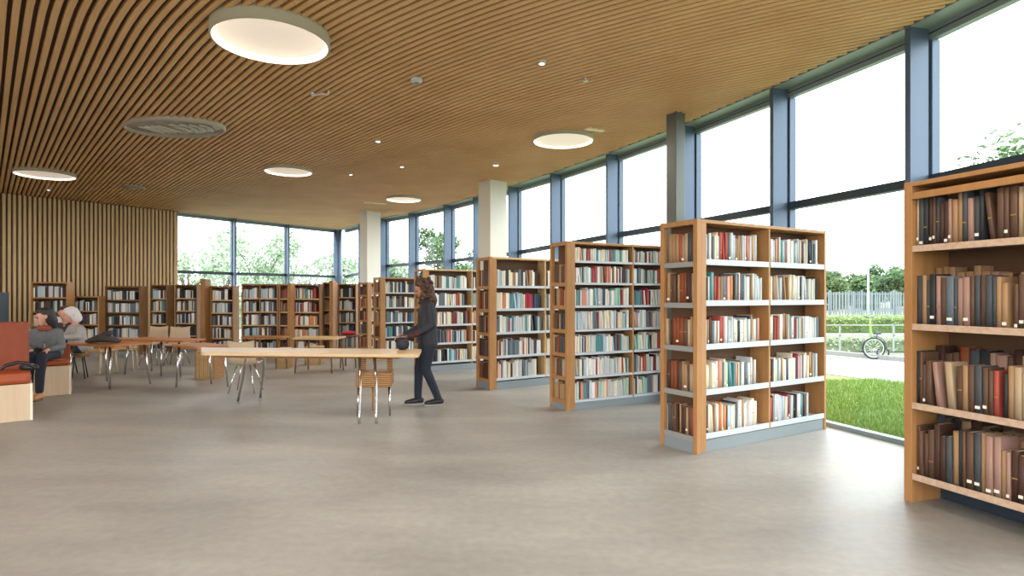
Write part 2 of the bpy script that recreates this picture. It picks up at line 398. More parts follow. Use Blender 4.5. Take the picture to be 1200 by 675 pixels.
def book_bm(t, h, d, mi, bm=None, M=None, low=False):
    own = bm is None
    if own: bm = bmesh.new()
    M = M or Matrix.Identity(4)
    if low:
        a = [(.0, d), (.0, .004), (t*.3, 0), (t*.7, 0), (t, .004), (t, d)]
        lo = [bm.verts.new(M @ Vector((x, y, 0))) for x, y in a]; hi = [bm.verts.new(M @ Vector((x, y, h))) for x, y in a]
        for k in range(5):
            f = bm.faces.new([lo[k], lo[k+1], hi[k+1], hi[k]]); f.material_index = mi
        f = bm.faces.new(hi); f.material_index = 0
    else:
        c = .0025
        outer = [(0, d), (0, .005), (t*.2, .001), (t*.5, -.001), (t*.8, .001), (t, .005), (t, d)]
        inner = [(t-c, d), (t-c, .007), (t*.5, .004), (c, .007), (c, d)]
        poly = outer+inner
        lo = [bm.verts.new(M @ Vector((x, y, 0))) for x, y in poly]; hi = [bm.verts.new(M @ Vector((x, y, h))) for x, y in poly]
        n = len(poly)
        for k in range(n):
            f = bm.faces.new([lo[k], lo[(k+1) % n], hi[(k+1) % n], hi[k]]); f.material_index = mi
            f.smooth = 1 <= k <= 4
        for L_ in (lo, hi):  # cap in quads
            o = L_[:7]; q = L_[7:]
            for tri in ((o[0], o[1], q[3], q[4]), (o[1], o[2], q[3]), (o[2], o[3], q[2], q[3]), (o[3], o[4], q[1], q[2]), (o[4], o[5], q[1]), (o[5], o[6], q[0], q[1])):
                f = bm.faces.new(tri); f.material_index = mi
    return bm

# ------------------------------------------------------------------ bookcases
def frame(O, u):
    ang = math.atan2(u[1], u[0]); return Matrix.Translation((O[0], O[1], 0)) @ Matrix.Rotation(ang, 4, 'Z'), ang
def bookcase(key, label, O, u, L, D, H, zs, bays=2, niche=True, wood=WOOD, shelf=SHELFW, plinth=.12, pal='pale', hr=(.2, .28), tr=(.018, .045), lip=.05,
             endpal='wood', fulls=None, single=False, wt=.03, bd=.2, nz=None, cards=False, group='tall double-sided bookcases', topm=None, open_base=False, cat='bookcase', bev=.003, small=False):
    M, ang = frame(O, u)
    e = empty('bookcase', (O[0], O[1], 0), ang, label=label, cat=cat, group=group)
    xs = 0
    if niche:
        xs = .125
        for y0 in (0, D-.05):
            link('post', bx(0, .05, y0, y0+.05, 0, H), wood, e, bevel=bev)
        link('end_rail', bx(.0, .1, .05, D-.05, H-.05, H-.004), wood, e)
        link('partition', bx(.115, .125, .04, D-.04, .02, H-.01), BACK, e)
        link('end_plinth', bx(.008, .11, .05, D-.05, 0, max(plinth, .03)), PLINTH, e)
        for k, z in enumerate(nz or zs):
            if z+.02 < plinth: z = plinth-.02
            link('end_shelf', bx(.004, .113, .052, D-.052, z-.02, z+.03), SHELFG if shelf is SHELFW and key == 'A' else wood, e)
            top = ((nz or zs)+[H-.05])[k+1]
            hh = min(hr[1], top-z-.08)
            fill(M, .056, D-.056, .014, z+.031, (hh*.85, hh), .09, endpal, (.02, .05), 1, 'end', (key, 'end', k))
    else:
        link('end_panel', bx(0, wt, 0, D, 0, H), wood, e, bevel=bev); xs = wt
    link('end_panel', bx(L-wt, L, 0, D, 0, H), wood, e, bevel=bev)
    link('top_panel', bx(xs if not niche else .05, L-wt, .0, D, H-.035, H-.003), topm or wood, e, bevel=bev)
    if niche: link('corner_strip', bx(.05, .125, .0, .03, .02, H-.036), wood, e)
    link('back_panel', bx(xs, L-wt, D/2-.006 if not single else D-.012, D/2+.006 if not single else D, .03, H-.036), BACK, e)
    if not open_base:
        link('plinth', bx(xs if not niche else .05, L-wt, .012, D-.012, 0, plinth), PLINTH, e, bevel=bev)
    n = bays; w = (L-wt-xs)/n
    yb = D/2-.008 if not single else D-.014
    for b_ in range(n):
        x0 = xs+w*b_; x1 = x0+w
        if b_: link('divider', bx(x0-.012, x0+.012, .006, D-.006, plinth, H-.036), topm or wood, e, bevel=bev)
        ix0 = x0+(.014 if b_ else .002); ix1 = x1-(.014 if b_ < n-1 else .002)
        for k, z in enumerate(zs):
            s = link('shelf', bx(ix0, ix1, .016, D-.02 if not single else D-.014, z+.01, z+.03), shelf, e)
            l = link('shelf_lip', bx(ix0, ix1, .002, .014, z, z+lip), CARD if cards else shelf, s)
            top = (zs+[H-.035])[k+1]; hh = min(hr[1], top-z-(.08 if key in 'AN' else .068))
            fl = fulls[b_][k] if fulls else R.uniform(.86, .99)
            fill(M, ix0+.004, ix1-.004, .028, z+.0315, (hh*.8 if hr[0] > hh*.8 else hr[0], hh), min(bd, yb-.05), pal, tr, fl, 'front', (key, 'bay%d' % b_, k), lean=.05 if not small else 0)
    return e, M

ends = {}
bookcase('A', 'tall wooden bookcase with pale grey shelves, beside the lawn window', (1.75, 5.645), (.857, .518), 2.09, .48, 2.235, [.13, .55, .985, 1.405, 1.80], lip=.055,
         fulls=[[.86, .84, .9, .93, .86], [.78, .93, .97, .95, .95]], wt=.035, hr=(.24, .30), tr=(.016, .036))
bookcase('B', 'tall bookcase with seven rows of books and wooden niches in its end', (.717, 7.78), (.883, .469), 2.1, .43, 2.22, [.10, .41, .72, 1.03, 1.345, 1.65, 1.94], lip=.03, pal='pink',
         hr=(.2, .245), tr=(.015, .032), nz=[.10, .41, .72, 1.03, 1.345, 1.65], wt=.03, fulls=[[.98]*7, [.98]*7])
bookcase('C', 'bookcase with five rows standing in front of the white column', (-.353, 9.5), (.84, .543), 2.1, .44, 2.13, [.14, .50, .88, 1.26, 1.63], lip=.04, pal='pale', hr=(.22, .28), tr=(.016, .036), topm=WOODL)
bookcase('D', 'bookcase directly behind the standing woman', (-1.74, 11.7), (.84, .543), 2.1, .44, 2.04, [.16, .53, .90, 1.27, 1.62], lip=.04, pal='pale', hr=(.22, .27), tr=(.016, .036), topm=WOODL)
# nearest one: long face towards the room
e5, M5 = bookcase('N', 'nearest bookcase of old brown books, cut by the photo edge', (2.88, 4.39), (.339, -.94), 1.12, .40, 2.33, [.17, .685, 1.255, 1.82], bays=1, niche=False, lip=.045, pal='old',
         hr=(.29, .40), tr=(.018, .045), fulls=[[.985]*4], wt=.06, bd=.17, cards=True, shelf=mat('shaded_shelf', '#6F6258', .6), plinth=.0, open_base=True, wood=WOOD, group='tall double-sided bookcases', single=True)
link('top_rail', bx(.06, 1.06, .0, .022, 2.2, 2.25), WOOD, e5, bevel=.004)
for k, z in enumerate([.17, .685, 1.255, 1.82]):
    if k < 3: fill(M5, .07, 1.04, .226, z+.0315, (.34, .43), .138, 'old', (.03, .07), .97, 'front', ('N', 'rear', k), hidden=True, lean=0)
link('bottom_rail', bx(.06, 1.06, .3, .33, .0, .12), DARKM, e5)

# farther radial cases (E, F) near the second column
bookcase('E', 'slim bookcase beside the far column, with a wooden niched end', (pd(446, 14.2).x, 14.2), (.80, .60), 1.5, .42, 1.95, [.14, .49, .84, 1.2, 1.56], pal='cool', hr=(.2, .27), lip=.03, small=True, nz=[.14, .49, .84, 1.2, 1.56], bays=1)
bookcase('F', 'narrow wooden bookcase end directly in front of the far column', (pd(431, 15.6).x, 15.6), (.62, .78), 1.4, .42, 1.86, [.14, .49, .84, 1.2, 1.5], pal='cool', hr=(.2, .27), lip=.03, small=True, bays=1, nz=[.14, .49, .84, 1.2, 1.5])

# wall-side and back row cases: (px left, px right, depth, height, rows, yaw, label, pal, wood)
BACKS = [
 (36, 75, 14.2, 1.84, 5, 8, 'wooden bookcase against the timber wall behind the seated person', 'cool', WOOD, 1),
 (82, 113, 14.9, 1.50, 4, 8, 'low wooden bookcase against the timber wall', 'cool', WOOD, 1),
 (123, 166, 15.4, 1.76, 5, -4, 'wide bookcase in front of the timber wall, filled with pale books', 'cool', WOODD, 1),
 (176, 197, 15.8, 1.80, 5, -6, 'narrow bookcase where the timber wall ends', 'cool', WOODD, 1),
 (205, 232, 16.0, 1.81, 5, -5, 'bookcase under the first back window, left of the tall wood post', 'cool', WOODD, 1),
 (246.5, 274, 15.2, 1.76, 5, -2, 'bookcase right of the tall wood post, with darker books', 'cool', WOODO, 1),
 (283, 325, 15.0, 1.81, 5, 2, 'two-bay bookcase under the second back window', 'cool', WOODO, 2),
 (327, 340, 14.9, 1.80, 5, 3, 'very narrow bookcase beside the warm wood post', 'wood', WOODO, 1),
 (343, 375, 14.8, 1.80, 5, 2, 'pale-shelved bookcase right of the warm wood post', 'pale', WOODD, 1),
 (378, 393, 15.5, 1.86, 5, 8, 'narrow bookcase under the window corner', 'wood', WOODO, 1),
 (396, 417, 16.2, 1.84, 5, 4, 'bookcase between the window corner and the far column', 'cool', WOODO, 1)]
for n, (xl, xr, d, H, rows, yaw, lb, pal, wd, nb) in enumerate(BACKS):
    a = pd(xl, d); u = (math.cos(math.radians(yaw)), math.sin(math.radians(yaw)))
    L = (pd(xr, d).x-a.x)/u[0]
    pl = .1; st = (H-.04-pl)/rows; zs = [pl-.02+st*k for k in range(rows)]
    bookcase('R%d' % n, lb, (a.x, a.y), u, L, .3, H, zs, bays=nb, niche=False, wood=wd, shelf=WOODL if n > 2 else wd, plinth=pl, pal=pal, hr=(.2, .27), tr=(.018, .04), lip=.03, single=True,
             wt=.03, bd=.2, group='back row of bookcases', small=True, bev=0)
# tall posts in the back row
for px, py, d, w, m, lb in ((237.5, 327, 15.0, .12, WOODO, 'tall reddish wood post standing above the back bookcases'), (338.5, 332, 14.3, .08, WOODO, 'warm wood post between two back bookcases, orange tinted'), (388, 329, 15.1, .09, WOODO, 'wood post beside the window corner bookcase')):
    p = pdy(px, py, d); bm = bx(-w/2, w/2, 0, .28, 0, p.z)
    o = link('wood_post', bm, m, bevel=.004, label=lb, cat='post', group='wood posts in the back row'); o.location = (p.x, p.y-.0, 0)
# magazine rack at far left edge
p = pd(12, 12.6); e = empty('magazine_rack', (p.x-1.28, p.y, 0), label='dark framed rack of tall grey-green files behind the orange backrest', cat='rack')
link('frame', bx(0, 1.0, .0, .3, 0, .08), DARKM, e); link('side_panel', bx(.97, 1.0, 0, .3, .08, 1.58), DARKM, e); link('side_panel', bx(0, .03, 0, .3, .08, 1.58), DARKM, e)
link('top_panel', bx(0.03, .97, 0, .3, 1.55, 1.58), DARKM, e); link('shelf', bx(.03, .97, 0, .3, .76, .79), DARKM, e)
for z in (.08, .79):
    x = .04
    while x < .93:
        w = R.uniform(.03, .06); h = R.uniform(.62, .7)
        link('file', bx(x, x+w, .02, .27, z, z+h), mat('file_%d' % R.randrange(3), ['#7C837B', '#A0A79C', '#565E58'][R.randrange(3)], .6), e); x += w+.006

# choose the ~300 largest books as individuals
def score(b):
    c = b['M'] @ Vector((b['t']/2, 0, b['h']/2)); 
    if c.y < 1: return 0
    px = HX+F*c.x/c.y
    if px > 1204 or px < 0: return 0
    n = (b['M'].to_3x3() @ Vector((0, -1, 0))); v = -c; v.z = 0; v.normalize()
    cs = max(.02, n.dot(v)); key = b['meta'][0]
    if key == 'D' or b['hidden']: cs *= .3
    if key == 'B' and px > 776: return 0
    return b['t']*b['h']*cs/(c.y**2)
for b in BOOKS: b['s'] = score(b)
order = sorted(BOOKS, key=lambda b: -b['s']); pickd = set(id(b) for b in order[:300])
ORD = 'first second third fourth fifth sixth seventh eighth ninth tenth eleventh twelfth thirteenth fourteenth fifteenth sixteenth seventeenth eighteenth nineteenth twentieth'.split()
def ordw(n):
    if n <= 20: return ORD[n-1]
    if n == 30: return 'thirtieth'
    return ('twenty-' if n < 30 else 'thirty-')+ORD[(n % 10)-1]
ROWN = {4: ['bottom', 'third', 'second', 'top'], 5: ['bottom', 'fourth', 'third', 'second', 'top'], 7: ['bottom', 'sixth', 'fifth', 'fourth', 'third', 'second', 'top'], 6: ['bottom', 'fifth', 'fourth', 'third', 'second', 'top']}
def blabel(b):
    key, bay, k = b['meta']; nrow = {'A': 5, 'B': 7 if bay != 'end' else 6, 'N': 4, 'C': 5, 'D': 5}.get(key, 5)
    sz = ('slim' if b['t'] < .027 else 'medium' if b['t'] < .042 else 'thick')
    if b['ln']: sz = 'leaning'
    place = {('A', 'bay0'): 'left bay, bookcase by lawn window', ('A', 'bay1'): 'right bay, bookcase by lawn window', ('A', 'end'): 'end niche, bookcase by lawn window',
             ('B', 'bay0'): 'left bay of seven-row bookcase', ('B', 'bay1'): 'right bay of seven-row bookcase', ('B', 'end'): 'end niche of seven-row bookcase',
             ('N', 'bay0'): 'nearest bookcase', ('N', 'rear'): 'rear row, nearest bookcase', ('C', 'bay0'): 'left bay, bookcase before white column', ('C', 'end'): 'end niche, bookcase before white column'}.get((key, bay), 'bookcase behind the woman')
    i = b['i']
    if bay == 'end': i = b['tot']-b['i']+1
    return '%s %s book %s from left, %s shelf, %s' % (sz, b['col'], ordw(i), ROWN[nrow][k], place)
tot = {}
for b in BOOKS: tot[b['meta']] = max(tot.get(b['meta'], 0), b['i'])
rest = bmesh.new()
GR = {'A': 'books on the lawn-window bookcase', 'B': 'books on the seven-row bookcase', 'N': 'old books on the nearest bookcase', 'C': 'books on the bookcase before the column', 'D': 'books behind the woman'}
LABM = mat('spine_label', '#E9E4D6', .7); LABG = mat('gilt', '#B08B45', .4, metal=.5)
nb = 0
for b in BOOKS:
    b['tot'] = tot[b['meta']]
    if id(b) in pickd:
        bm = book_bm(b['t'], b['h'], b['d'], 0)
        o = link('book', bm, BM[b['col']], label=blabel(b), cat='book', group=GR.get(b['meta'][0], 'books'))
        o.matrix_world = b['M']
        t, h, d = b['t'], b['h'], b['d']
        p = link('pages', bx(.003, t-.003, .006, d-.004, .003, h-.004), PAGE, o)
        rr = R.random()
        if rr < .22:
            z = h*R.uniform(.06, .16)
            link('spine_label', bx(t*.15, t*.85, -.0022, .001, z, z+.02), LABM, o, label='small pale label on the spine')
        elif rr < .42 and b['meta'][0] in 'NA':
            bm = bmesh.new()
            q = rr*1.2; box(bm, t*.12, t*.88, -.0018, .001, h*q, h*q+.008)
            link('spine_band', bm, LABG, o, label='thin gilt band across the spine')
        nb += 1
    else:
        book_bm(b['t'], b['h'], b['d'], MI[b['col']], rest, b['M'], True)
link('books', rest, [PAGE]+[BM[n] for n in BM], smooth='keep', label='rows of many smaller books filling all the farther bookcases', cat='books', kind='stuff')
print('BOOKS', len(BOOKS), nb)

# ------------------------------------------------------------------ bodies
def hull(bm, spheres, sub=2):
    t = bmesh.new()
    for p, r in spheres:
        ico = bmesh.ops.create_icosphere(t, subdivisions=sub, radius=1)
        rr = r if isinstance(r, (tuple, list)) else (r, r, r)
        for v in ico['verts']: v.co = Vector((v.co.x*rr[0], v.co.y*rr[1], v.co.z*rr[2])) + Vector(p)
    res = bmesh.ops.convex_hull(t, input=t.verts[:])
    bmesh.ops.delete(t, geom=list({g for g in res['geom_interior'] if isinstance(g, bmesh.types.BMVert)}), context='VERTS')
    loose = [v for v in t.verts if not v.link_faces]; bmesh.ops.delete(t, geom=loose, context='VERTS')
    me = bpy.data.meshes.new('tmp'); t.to_mesh(me); t.free(); bm.from_mesh(me); bpy.data.meshes.remove(me)
def blob(name, chains, m, parent, vox=.009, smooth=4, **k):
    """chains: list of lists of (point, radius); consecutive spheres are hulled, then fused into one surface"""
    bm = bmesh.new()
    for ch in chains:
        if len(ch) == 1: hull(bm, ch)
        for a, b in zip(ch, ch[1:]): hull(bm, [a, b])
    o = link(name, bm, m, parent, **k)
    rm = o.modifiers.new('fuse', 'REMESH'); rm.mode = 'VOXEL'; rm.voxel_size = vox; rm.use_smooth_shade = True
    if smooth:
        s = o.modifiers.new('soft', 'SMOOTH'); s.factor = .5; s.iterations = smooth
    return o
SKIN = mat('skin_brown', '#A9775A', .55, noise=(20, '#9C6A4F', .3))
SKINL = mat('skin_light', '#D39C86', .55, noise=(20, '#C78E78', .3))
def headchains(c, f, up, s=1.0):
    """skull, jaw, nose, ears around centre c; f = facing unit, up = unit"""
    c, f, up = Vector(c), Vector(f).normalized(), Vector(up).normalized(); sd = f.cross(up).normalized()
    P = lambda a, b, z: c+f*a*s+sd*b*s+up*z*s
    return [[(P(-.015, 0, .03), .088*s)], [(P(.01, 0, .035), .078*s), (P(.035, 0, -.03), .06*s)], [(P(.035, 0, -.03), .058*s), (P(.058, 0, -.085), .03*s)],
            [(P(.088, 0, .015), .012*s), (P(.108, 0, -.02), .012*s)], [(P(.085, 0, -.05), .014*s)], [(P(0, .083, -.01), .016*s), (P(-.01, .088, .02), .018*s)], [(P(0, -.083, -.01), .016*s), (P(-.01, -.088, .02), .018*s)],
            [(P(.075, .03, .035), .014*s), (P(.075, -.03, .035), .014*s)]], P
def hand(wrist, dirv, palmn, s=1.0, curl=.4, side=1):
    w, d, n = Vector(wrist), Vector(dirv).normalized(), Vector(palmn); n = (n-d*n.dot(d)).normalized(); sd = d.cross(n)*side
    ch = [[(w, .024*s), (w+d*.04*s, .026*s)]]
    for k, (o_, L) in enumerate(((-.027, .062), (-.009, .074), (.009, .07), (.027, .055))):
        b0 = w+d*.035*s+sd*o_*s*.7; b = w+d*.085*s+sd*o_*s
        m1 = b+(d*math.cos(curl)+n*math.sin(curl))*L*.5*s; m2 = m1+(d*math.cos(curl*2)+n*math.sin(curl*2))*L*.5*s
        ch.append([(b0, .012*s), (b, .0105*s), (m1, .009*s), (m2, .0075*s)])
    t0 = w+d*.02*s-sd*.028*s; t1 = w+d*.05*s-sd*.052*s+n*.008; t2 = w+d*.08*s-sd*.055*s+n*.02
    ch.append([(t0, .013*s), (t1, .011*s), (t2, .009*s)])
    return ch
def person(label, group=None): return empty('person', (0, 0, 0), label=label, cat='person', group=group)

# standing woman -------------------------------------------------------
e = person('woman with long curly brown hair standing in dark clothes beside the table'); e.location = (-1.17, 8.25, 0)
f = Vector((-.93, -.36, 0)).normalized(); s_ = Vector((f.y, -f.x, 0))   # s_ = her right side? (towards camera-left/back)
def Q(a, b, z): return tuple(f*a+s_*b+Vector((0, 0, z)))
# s_: f=( -.93,-.36) -> s_=(-.36,.93): away from the camera ; -s_ is the camera side
hips, chest = Q(0, 0, .93), Q(.0, 0, 1.3)
hc = Q(.075, 0, 1.585); hf = (f*.9+Vector((0, 0, -.42))); hu = Vector((0, 0, 1))*.9+f*.42
hch, HP = headchains(hc, hf, hu, .98)
Lh, Rh = Q(.33, -.13, .955), Q(.34, .13, .965)
body = hch + [[(Q(.045, 0, 1.5), .05), (Q(.01, 0, 1.40), .055)],
   [(Q(0, -.11, 1.36), .055), (Q(0, .11, 1.36), .055)], [(Q(0, -.05, 1.28), .1), (Q(0, .05, 1.28), .1)], [(Q(0, -.05, 1.28), .1), (Q(0, -.06, .95), .1)], [(Q(0, .05, 1.28), .1), (Q(0, .06, .95), .1)],
   [(Q(0, -.155, 1.37), .045), (Q(-.02, -.20, 1.11), .038), (Q(.2, -.17, .99), .028), (Q(.3, -.145, .96), .023)],
   [(Q(0, .155, 1.37), .045), (Q(-.02, .20, 1.11), .038), (Q(.2, .17, 1.0), .028), (Q(.3, .145, .97), .023)],
   [(Q(0, -.085, .9), .085), (Q(.03, -.085, .5), .05), (Q(-.13, -.085, .1), .035)], [(Q(0, .085, .9), .085), (Q(.09, .085, .5), .05), (Q(.11, .085, .1), .035)]]
body += hand(Q(.30, -.145, .96), f*1+Vector((0, 0, -.25)), (0, 0, -1), 1, .35, 1) + hand(Q(.30, .145, .97), f*1+Vector((0, 0, -.3)), (0, 0, -1), 1, .35, -1)
blob('body', body, SKIN, e, .0065, 3)
TOP = mat('charcoal_knit', '#25272C', .85, noise=(60, '#303238', .3)); JEAN = mat('dark_denim', '#161B28', .8, noise=(60, '#1F2636', .3))
blob('sweater', [[(Q(0, -.13, 1.365), .068), (Q(0, .13, 1.365), .068)], [(Q(.0, -.075, 1.28), .115), (Q(.0, .075, 1.28), .115)], [(Q(0, -.075, 1.28), .115), (Q(0, -.07, .98), .118), (Q(-.01, -.075, .86), .122)],
   [(Q(0, .075, 1.28), .115), (Q(0, .07, .98), .118), (Q(-.01, .075, .86), .122)], [(Q(0, -.07, .98), .118), (Q(0, .07, .98), .118)], [(Q(-.01, -.075, .86), .122), (Q(-.01, .075, .86), .122)],
   [(Q(0, -.165, 1.365), .062), (Q(-.02, -.215, 1.11), .056), (Q(.2, -.18, .99), .044), (Q(.285, -.15, .965), .038)],
   [(Q(0, .165, 1.365), .062), (Q(-.02, .215, 1.11), .056), (Q(.2, .18, 1.0), .044), (Q(.285, .15, .975), .038)],
   [(Q(.02, 0, 1.44), .068), (Q(0, 0, 1.38), .085)]], TOP, e, .011, 4)
blob('cuff_stripe', [[(Q(.17, -.187, 1.003), .047), (Q(.255, -.16, .973), .042)]], mat('red_check', '#5E2328', .85, noise=(30, '#2A1A20', .1)), e, .008, 2, label='dark red patterned sleeve end')
blob('trousers', [[(Q(-.01, -.075, .9), .11), (Q(.02, -.085, .68), .09), (Q(.04, -.085, .5), .068), (Q(-.09, -.085, .2), .056), (Q(-.13, -.085, .1), .054)],
   [(Q(-.01, .075, .9), .11), (Q(.05, .085, .68), .09), (Q(.095, .085, .5), .068), (Q(.11, .085, .2), .056), (Q(.11, .085, .1), .054)], [(Q(-.01, -.07, .9), .11), (Q(-.01, .07, .9), .11)]], JEAN, e, .010, 4)
SHOE = mat('black_shoe', '#1B1C1E', .5); SOLE = mat('grey_sole', '#8E8C88', .6)
for b_, a in ((-.085, -.14), (.085, .10)):
    s1 = blob('shoe', [[(Q(a-.03, b_, .055), .045), (Q(a+.06, b_, .05), .043), (Q(a+.17, b_, .035), .033)], [(Q(a, b_, .1), .045), (Q(a, b_, .06), .045)]], SHOE, e, .006, 3)
    bm = bmesh.new(); pl = []
    for k in range(20):
        an = 2*math.pi*k/20; pl.append(Vector(Q(a+.07+math.cos(an)*.14, b_+math.sin(an)*(.046-.006*math.cos(an)), 0)))
    prism(bm, [(p.x, p.y) for p in pl], .0, .022); link('sole', bm, SOLE, s1)
HAIR = mat('brown_hair', '#35211A', .7, noise=(35, '#553627', .18), bump=1.0, stretch=(1, 1, .35))
hair = [[(HP(-.045, 0, .06), .102)], [(HP(-.03, 0, .08), .095), (HP(-.09, 0, -.03), .085)], [(HP(-.06, 0, .03), .1), (Q(-.05, -.03, 1.44), .085), (Q(-.05, -.02, 1.36), .062)], [(HP(-.06, 0, .03), .1), (Q(-.045, .05, 1.45), .075)]]
for k in range(70):   # curls
    an = R.uniform(-2.4, 2.4); z = R.uniform(-.24, .13); rr_ = .108+R.uniform(0, .025)
    if z > .08: rr_ *= .6
    p = Vector(HP(-.04, 0, 0))+f*(-math.cos(an)*rr_*.95)+s_*(math.sin(an)*rr_)+Vector((0, 0, z+.03))
    if (p-Vector(HP(.09, 0, -.02))).length < .085: continue
    hair.append([(p, R.uniform(.018, .028))])
blob('hair', hair, HAIR, e, .008, 1)
EY = mat('eye_dark', '#20150F', .3)
for sg in (-1, 1):
    bm = bmesh.new(); bmesh.ops.create_icosphere(bm, subdivisions=2, radius=.009); o = link('eye', bm, EY, e, smooth=True); o.location = HP(.083, .03*sg, .018)
# dark round bag under her hand, on the table end
bagp = Vector((-1.17, 8.25, 0))+Vector(Q(.36, -.13, 0)); 

# ------------------------------------------------------------------ main table
T = .81
FL, FR_, BR, BL = Vector((-3.80, 7.3)), Vector((-1.10, 7.05)), Vector((-1.18, 7.80)), Vector((-4.2, 8.05))
e = empty('long_table', (-2.5, 7.5, 0), label='long pale wooden table on chrome legs in front of the standing woman', cat='table')
inv = Vector((2.5, -7.5))
def rnd(poly, r=.05, n=4):
    out = []; N = len(poly)
    for i in range(N):
        p = poly[i]; a = (poly[i-1]-p).normalized(); b = (poly[(i+1) % N]-p).normalized()
        for k in range(n+1):
            t = k/n; out.append((p+a*r)*(1-t)**2+p*2*t*(1-t)+(p+b*r)*t*t)
    return out
bm = bmesh.new(); prism(bm, [tuple(p+inv) for p in rnd([FL, FR_, BR, BL])], T-.038, T); link('tabletop', bm, mat('table_birch', '#D0B287', .4, noise=(2, '#C0A074', .3), stretch=(1, 9, 9)), e, bevel=.006)
bm = bmesh.new(); prism(bm, [(-1.25, -.0), (1.1, -.12), (1.1, -.05), (-1.25, .07)], T-.085, T-.038); link('apron', bm, WOODO, e)
def leg_path(top, bot): 
    t, b = Vector(top), Vector(bot); m_ = (t+b)/2; return [t, t.lerp(b, .5)+Vector((.012, 0, 0)), t.lerp(b, .85), b]
for top, bot in (((-1.85, 7.25, T-.038), gp(421, 497)), ((-1.67, 7.25, T-.038), gp(441, 497)), ((-3.42, 7.7, T-.038), gp(279, 470)), ((-3.25, 7.85, T-.038), gp(305, 466))):
    bm = bmesh.new(); bot = Vector(bot); tube(bm, [p-Vector((-2.5, 7.5, 0)) for p in leg_path(top, bot+Vector((0, 0, .0)))], [.019, .015, .014, .017], 10); link('leg', bm, CHROME, e)

# round dark bag on table
bm = bmesh.new()
for v in bmesh.ops.create_icosphere(bm, subdivisions=3, radius=1)['verts']: v.co = Vector((v.co.x*.085, v.co.y*.05, max(-.9, v.co.z)*.085))
o = link('bag', bm, mat('navy_bag', '#151826', .6), smooth=True, label='small round navy bag on the table end under the woman\'s hand', cat='bag'); o.location = (-1.40, 7.66, T+.0775)
bm = bmesh.new(); tube(bm, [(-.05, 0, .07), (-.04, 0, .10), (0, 0, .115), (.04, 0, .10), (.05, 0, .07)], .006, 6); link('strap', bm, DARKM, o)

# ------------------------------------------------------------------ chairs
WICK = mat('wicker', '#A87C4B', .7)
nt = WICK.node_tree; b = nt.nodes['Principled BSDF']; tc = nt.nodes.new('ShaderNodeTexCoord'); wv = nt.nodes.new('ShaderNodeTexWave'); wv.bands_direction = 'Z'; wv.inputs['Scale'].default_value = 13; wv.inputs['Distortion'].default_value = 1.5
rp = nt.nodes.new('ShaderNodeValToRGB'); rp.color_ramp.elements[0].color = srgb('#6E4624'); rp.color_ramp.elements[1].color = srgb('#BE8E58')
bp = nt.nodes.new('ShaderNodeBump'); bp.inputs['Strength'].default_value = .6; bp.inputs['Distance'].default_value = .008
nt.links.new(tc.outputs['Object'], wv.inputs['Vector']); nt.links.new(wv.outputs[0], rp.inputs[0]); nt.links.new(rp.outputs[0], b.inputs['Base Color']); nt.links.new(wv.outputs[0], bp.inputs['Height']); nt.links.new(bp.outputs[0], b.inputs['Normal'])
# wicker seated stool under the right end
cpos = Vector((-1.745, 7.62, 0)); e = empty('wicker_chair', cpos, math.radians(6), label='wicker chair with a woven box seat tucked under the long table', cat='chair')
link('seat', bx(-.22, .22, -.18, .18, .36, .535), WICK, e, bevel=.02)
link('seat_rim', bx(-.225, .225, -.185, .185, .53, .545), WOOD, e, bevel=.006)
for x in (-.205, .135): link('back_post', bx(x, x+.07, .13, .165, .545, .765), WICK, e, bevel=.004)
link('crossbar', bx(-.135, .135, .14, .158, .66, .70), WOODL, e, bevel=.004)
for x, y in ((-.19, -.15), (.19, -.15), (-.05, .2)):
    bm = bmesh.new(); tube(bm, [(x, y*.8, .37), (x*1.05, y, 0)], [.018, .012], 8); link('leg', bm, WOOD if y > 0 else CHROME, e)
# shell chair under the left part
def shell_chair(loc, rz, label, m, sc=1.0, legs=CHROME, hb=.36, group='chairs around the tables'):
    e = empty('chair', loc, rz, label=label, cat='chair', group=group); e.scale = (sc, sc, sc)
    bm = bmesh.new(); N = 10; pts = []
    profile = [(-.22, .43), (-.2, .45), (-.08, .44), (.08, .43), (.17, .46), (.21, .55), (.23, .68), (.245, .45+hb)]
    rows = []
    for (y, z) in profile:
        row = []
        for k in range(N+1):
            a = (k/N-.5); wd = .44-(.04 if z > .6 else 0); row.append(bm.verts.new((a*wd, y-abs(a)**2*.12*(1 if y > .1 else -.0), z+abs(a)**2*.10)))
        rows.append(row)
    for i in range(len(rows)-1):
        for k in range(N): bm.faces.new([rows[i][k], rows[i][k+1], rows[i+1][k+1], rows[i+1][k]])
    o = link('seat_shell', bm, m, e, smooth=True); md = o.modifiers.new('t', 'SOLIDIFY'); md.thickness = .016
    for x in (-1, 1):
        for y in (-1, 1):
            bm = bmesh.new(); tube(bm, [(x*.1, y*.1, .43), (x*.2, y*.2, 0)], [.011, .009], 8); link('leg', bm, legs, e)
    return e
TAUPE = mat('taupe_shell', '#B7A186', .6); 
shell_chair(tuple(gp(288, 459)), math.radians(185), 'beige shell chair on thin metal legs behind the long table', TAUPE, .98)
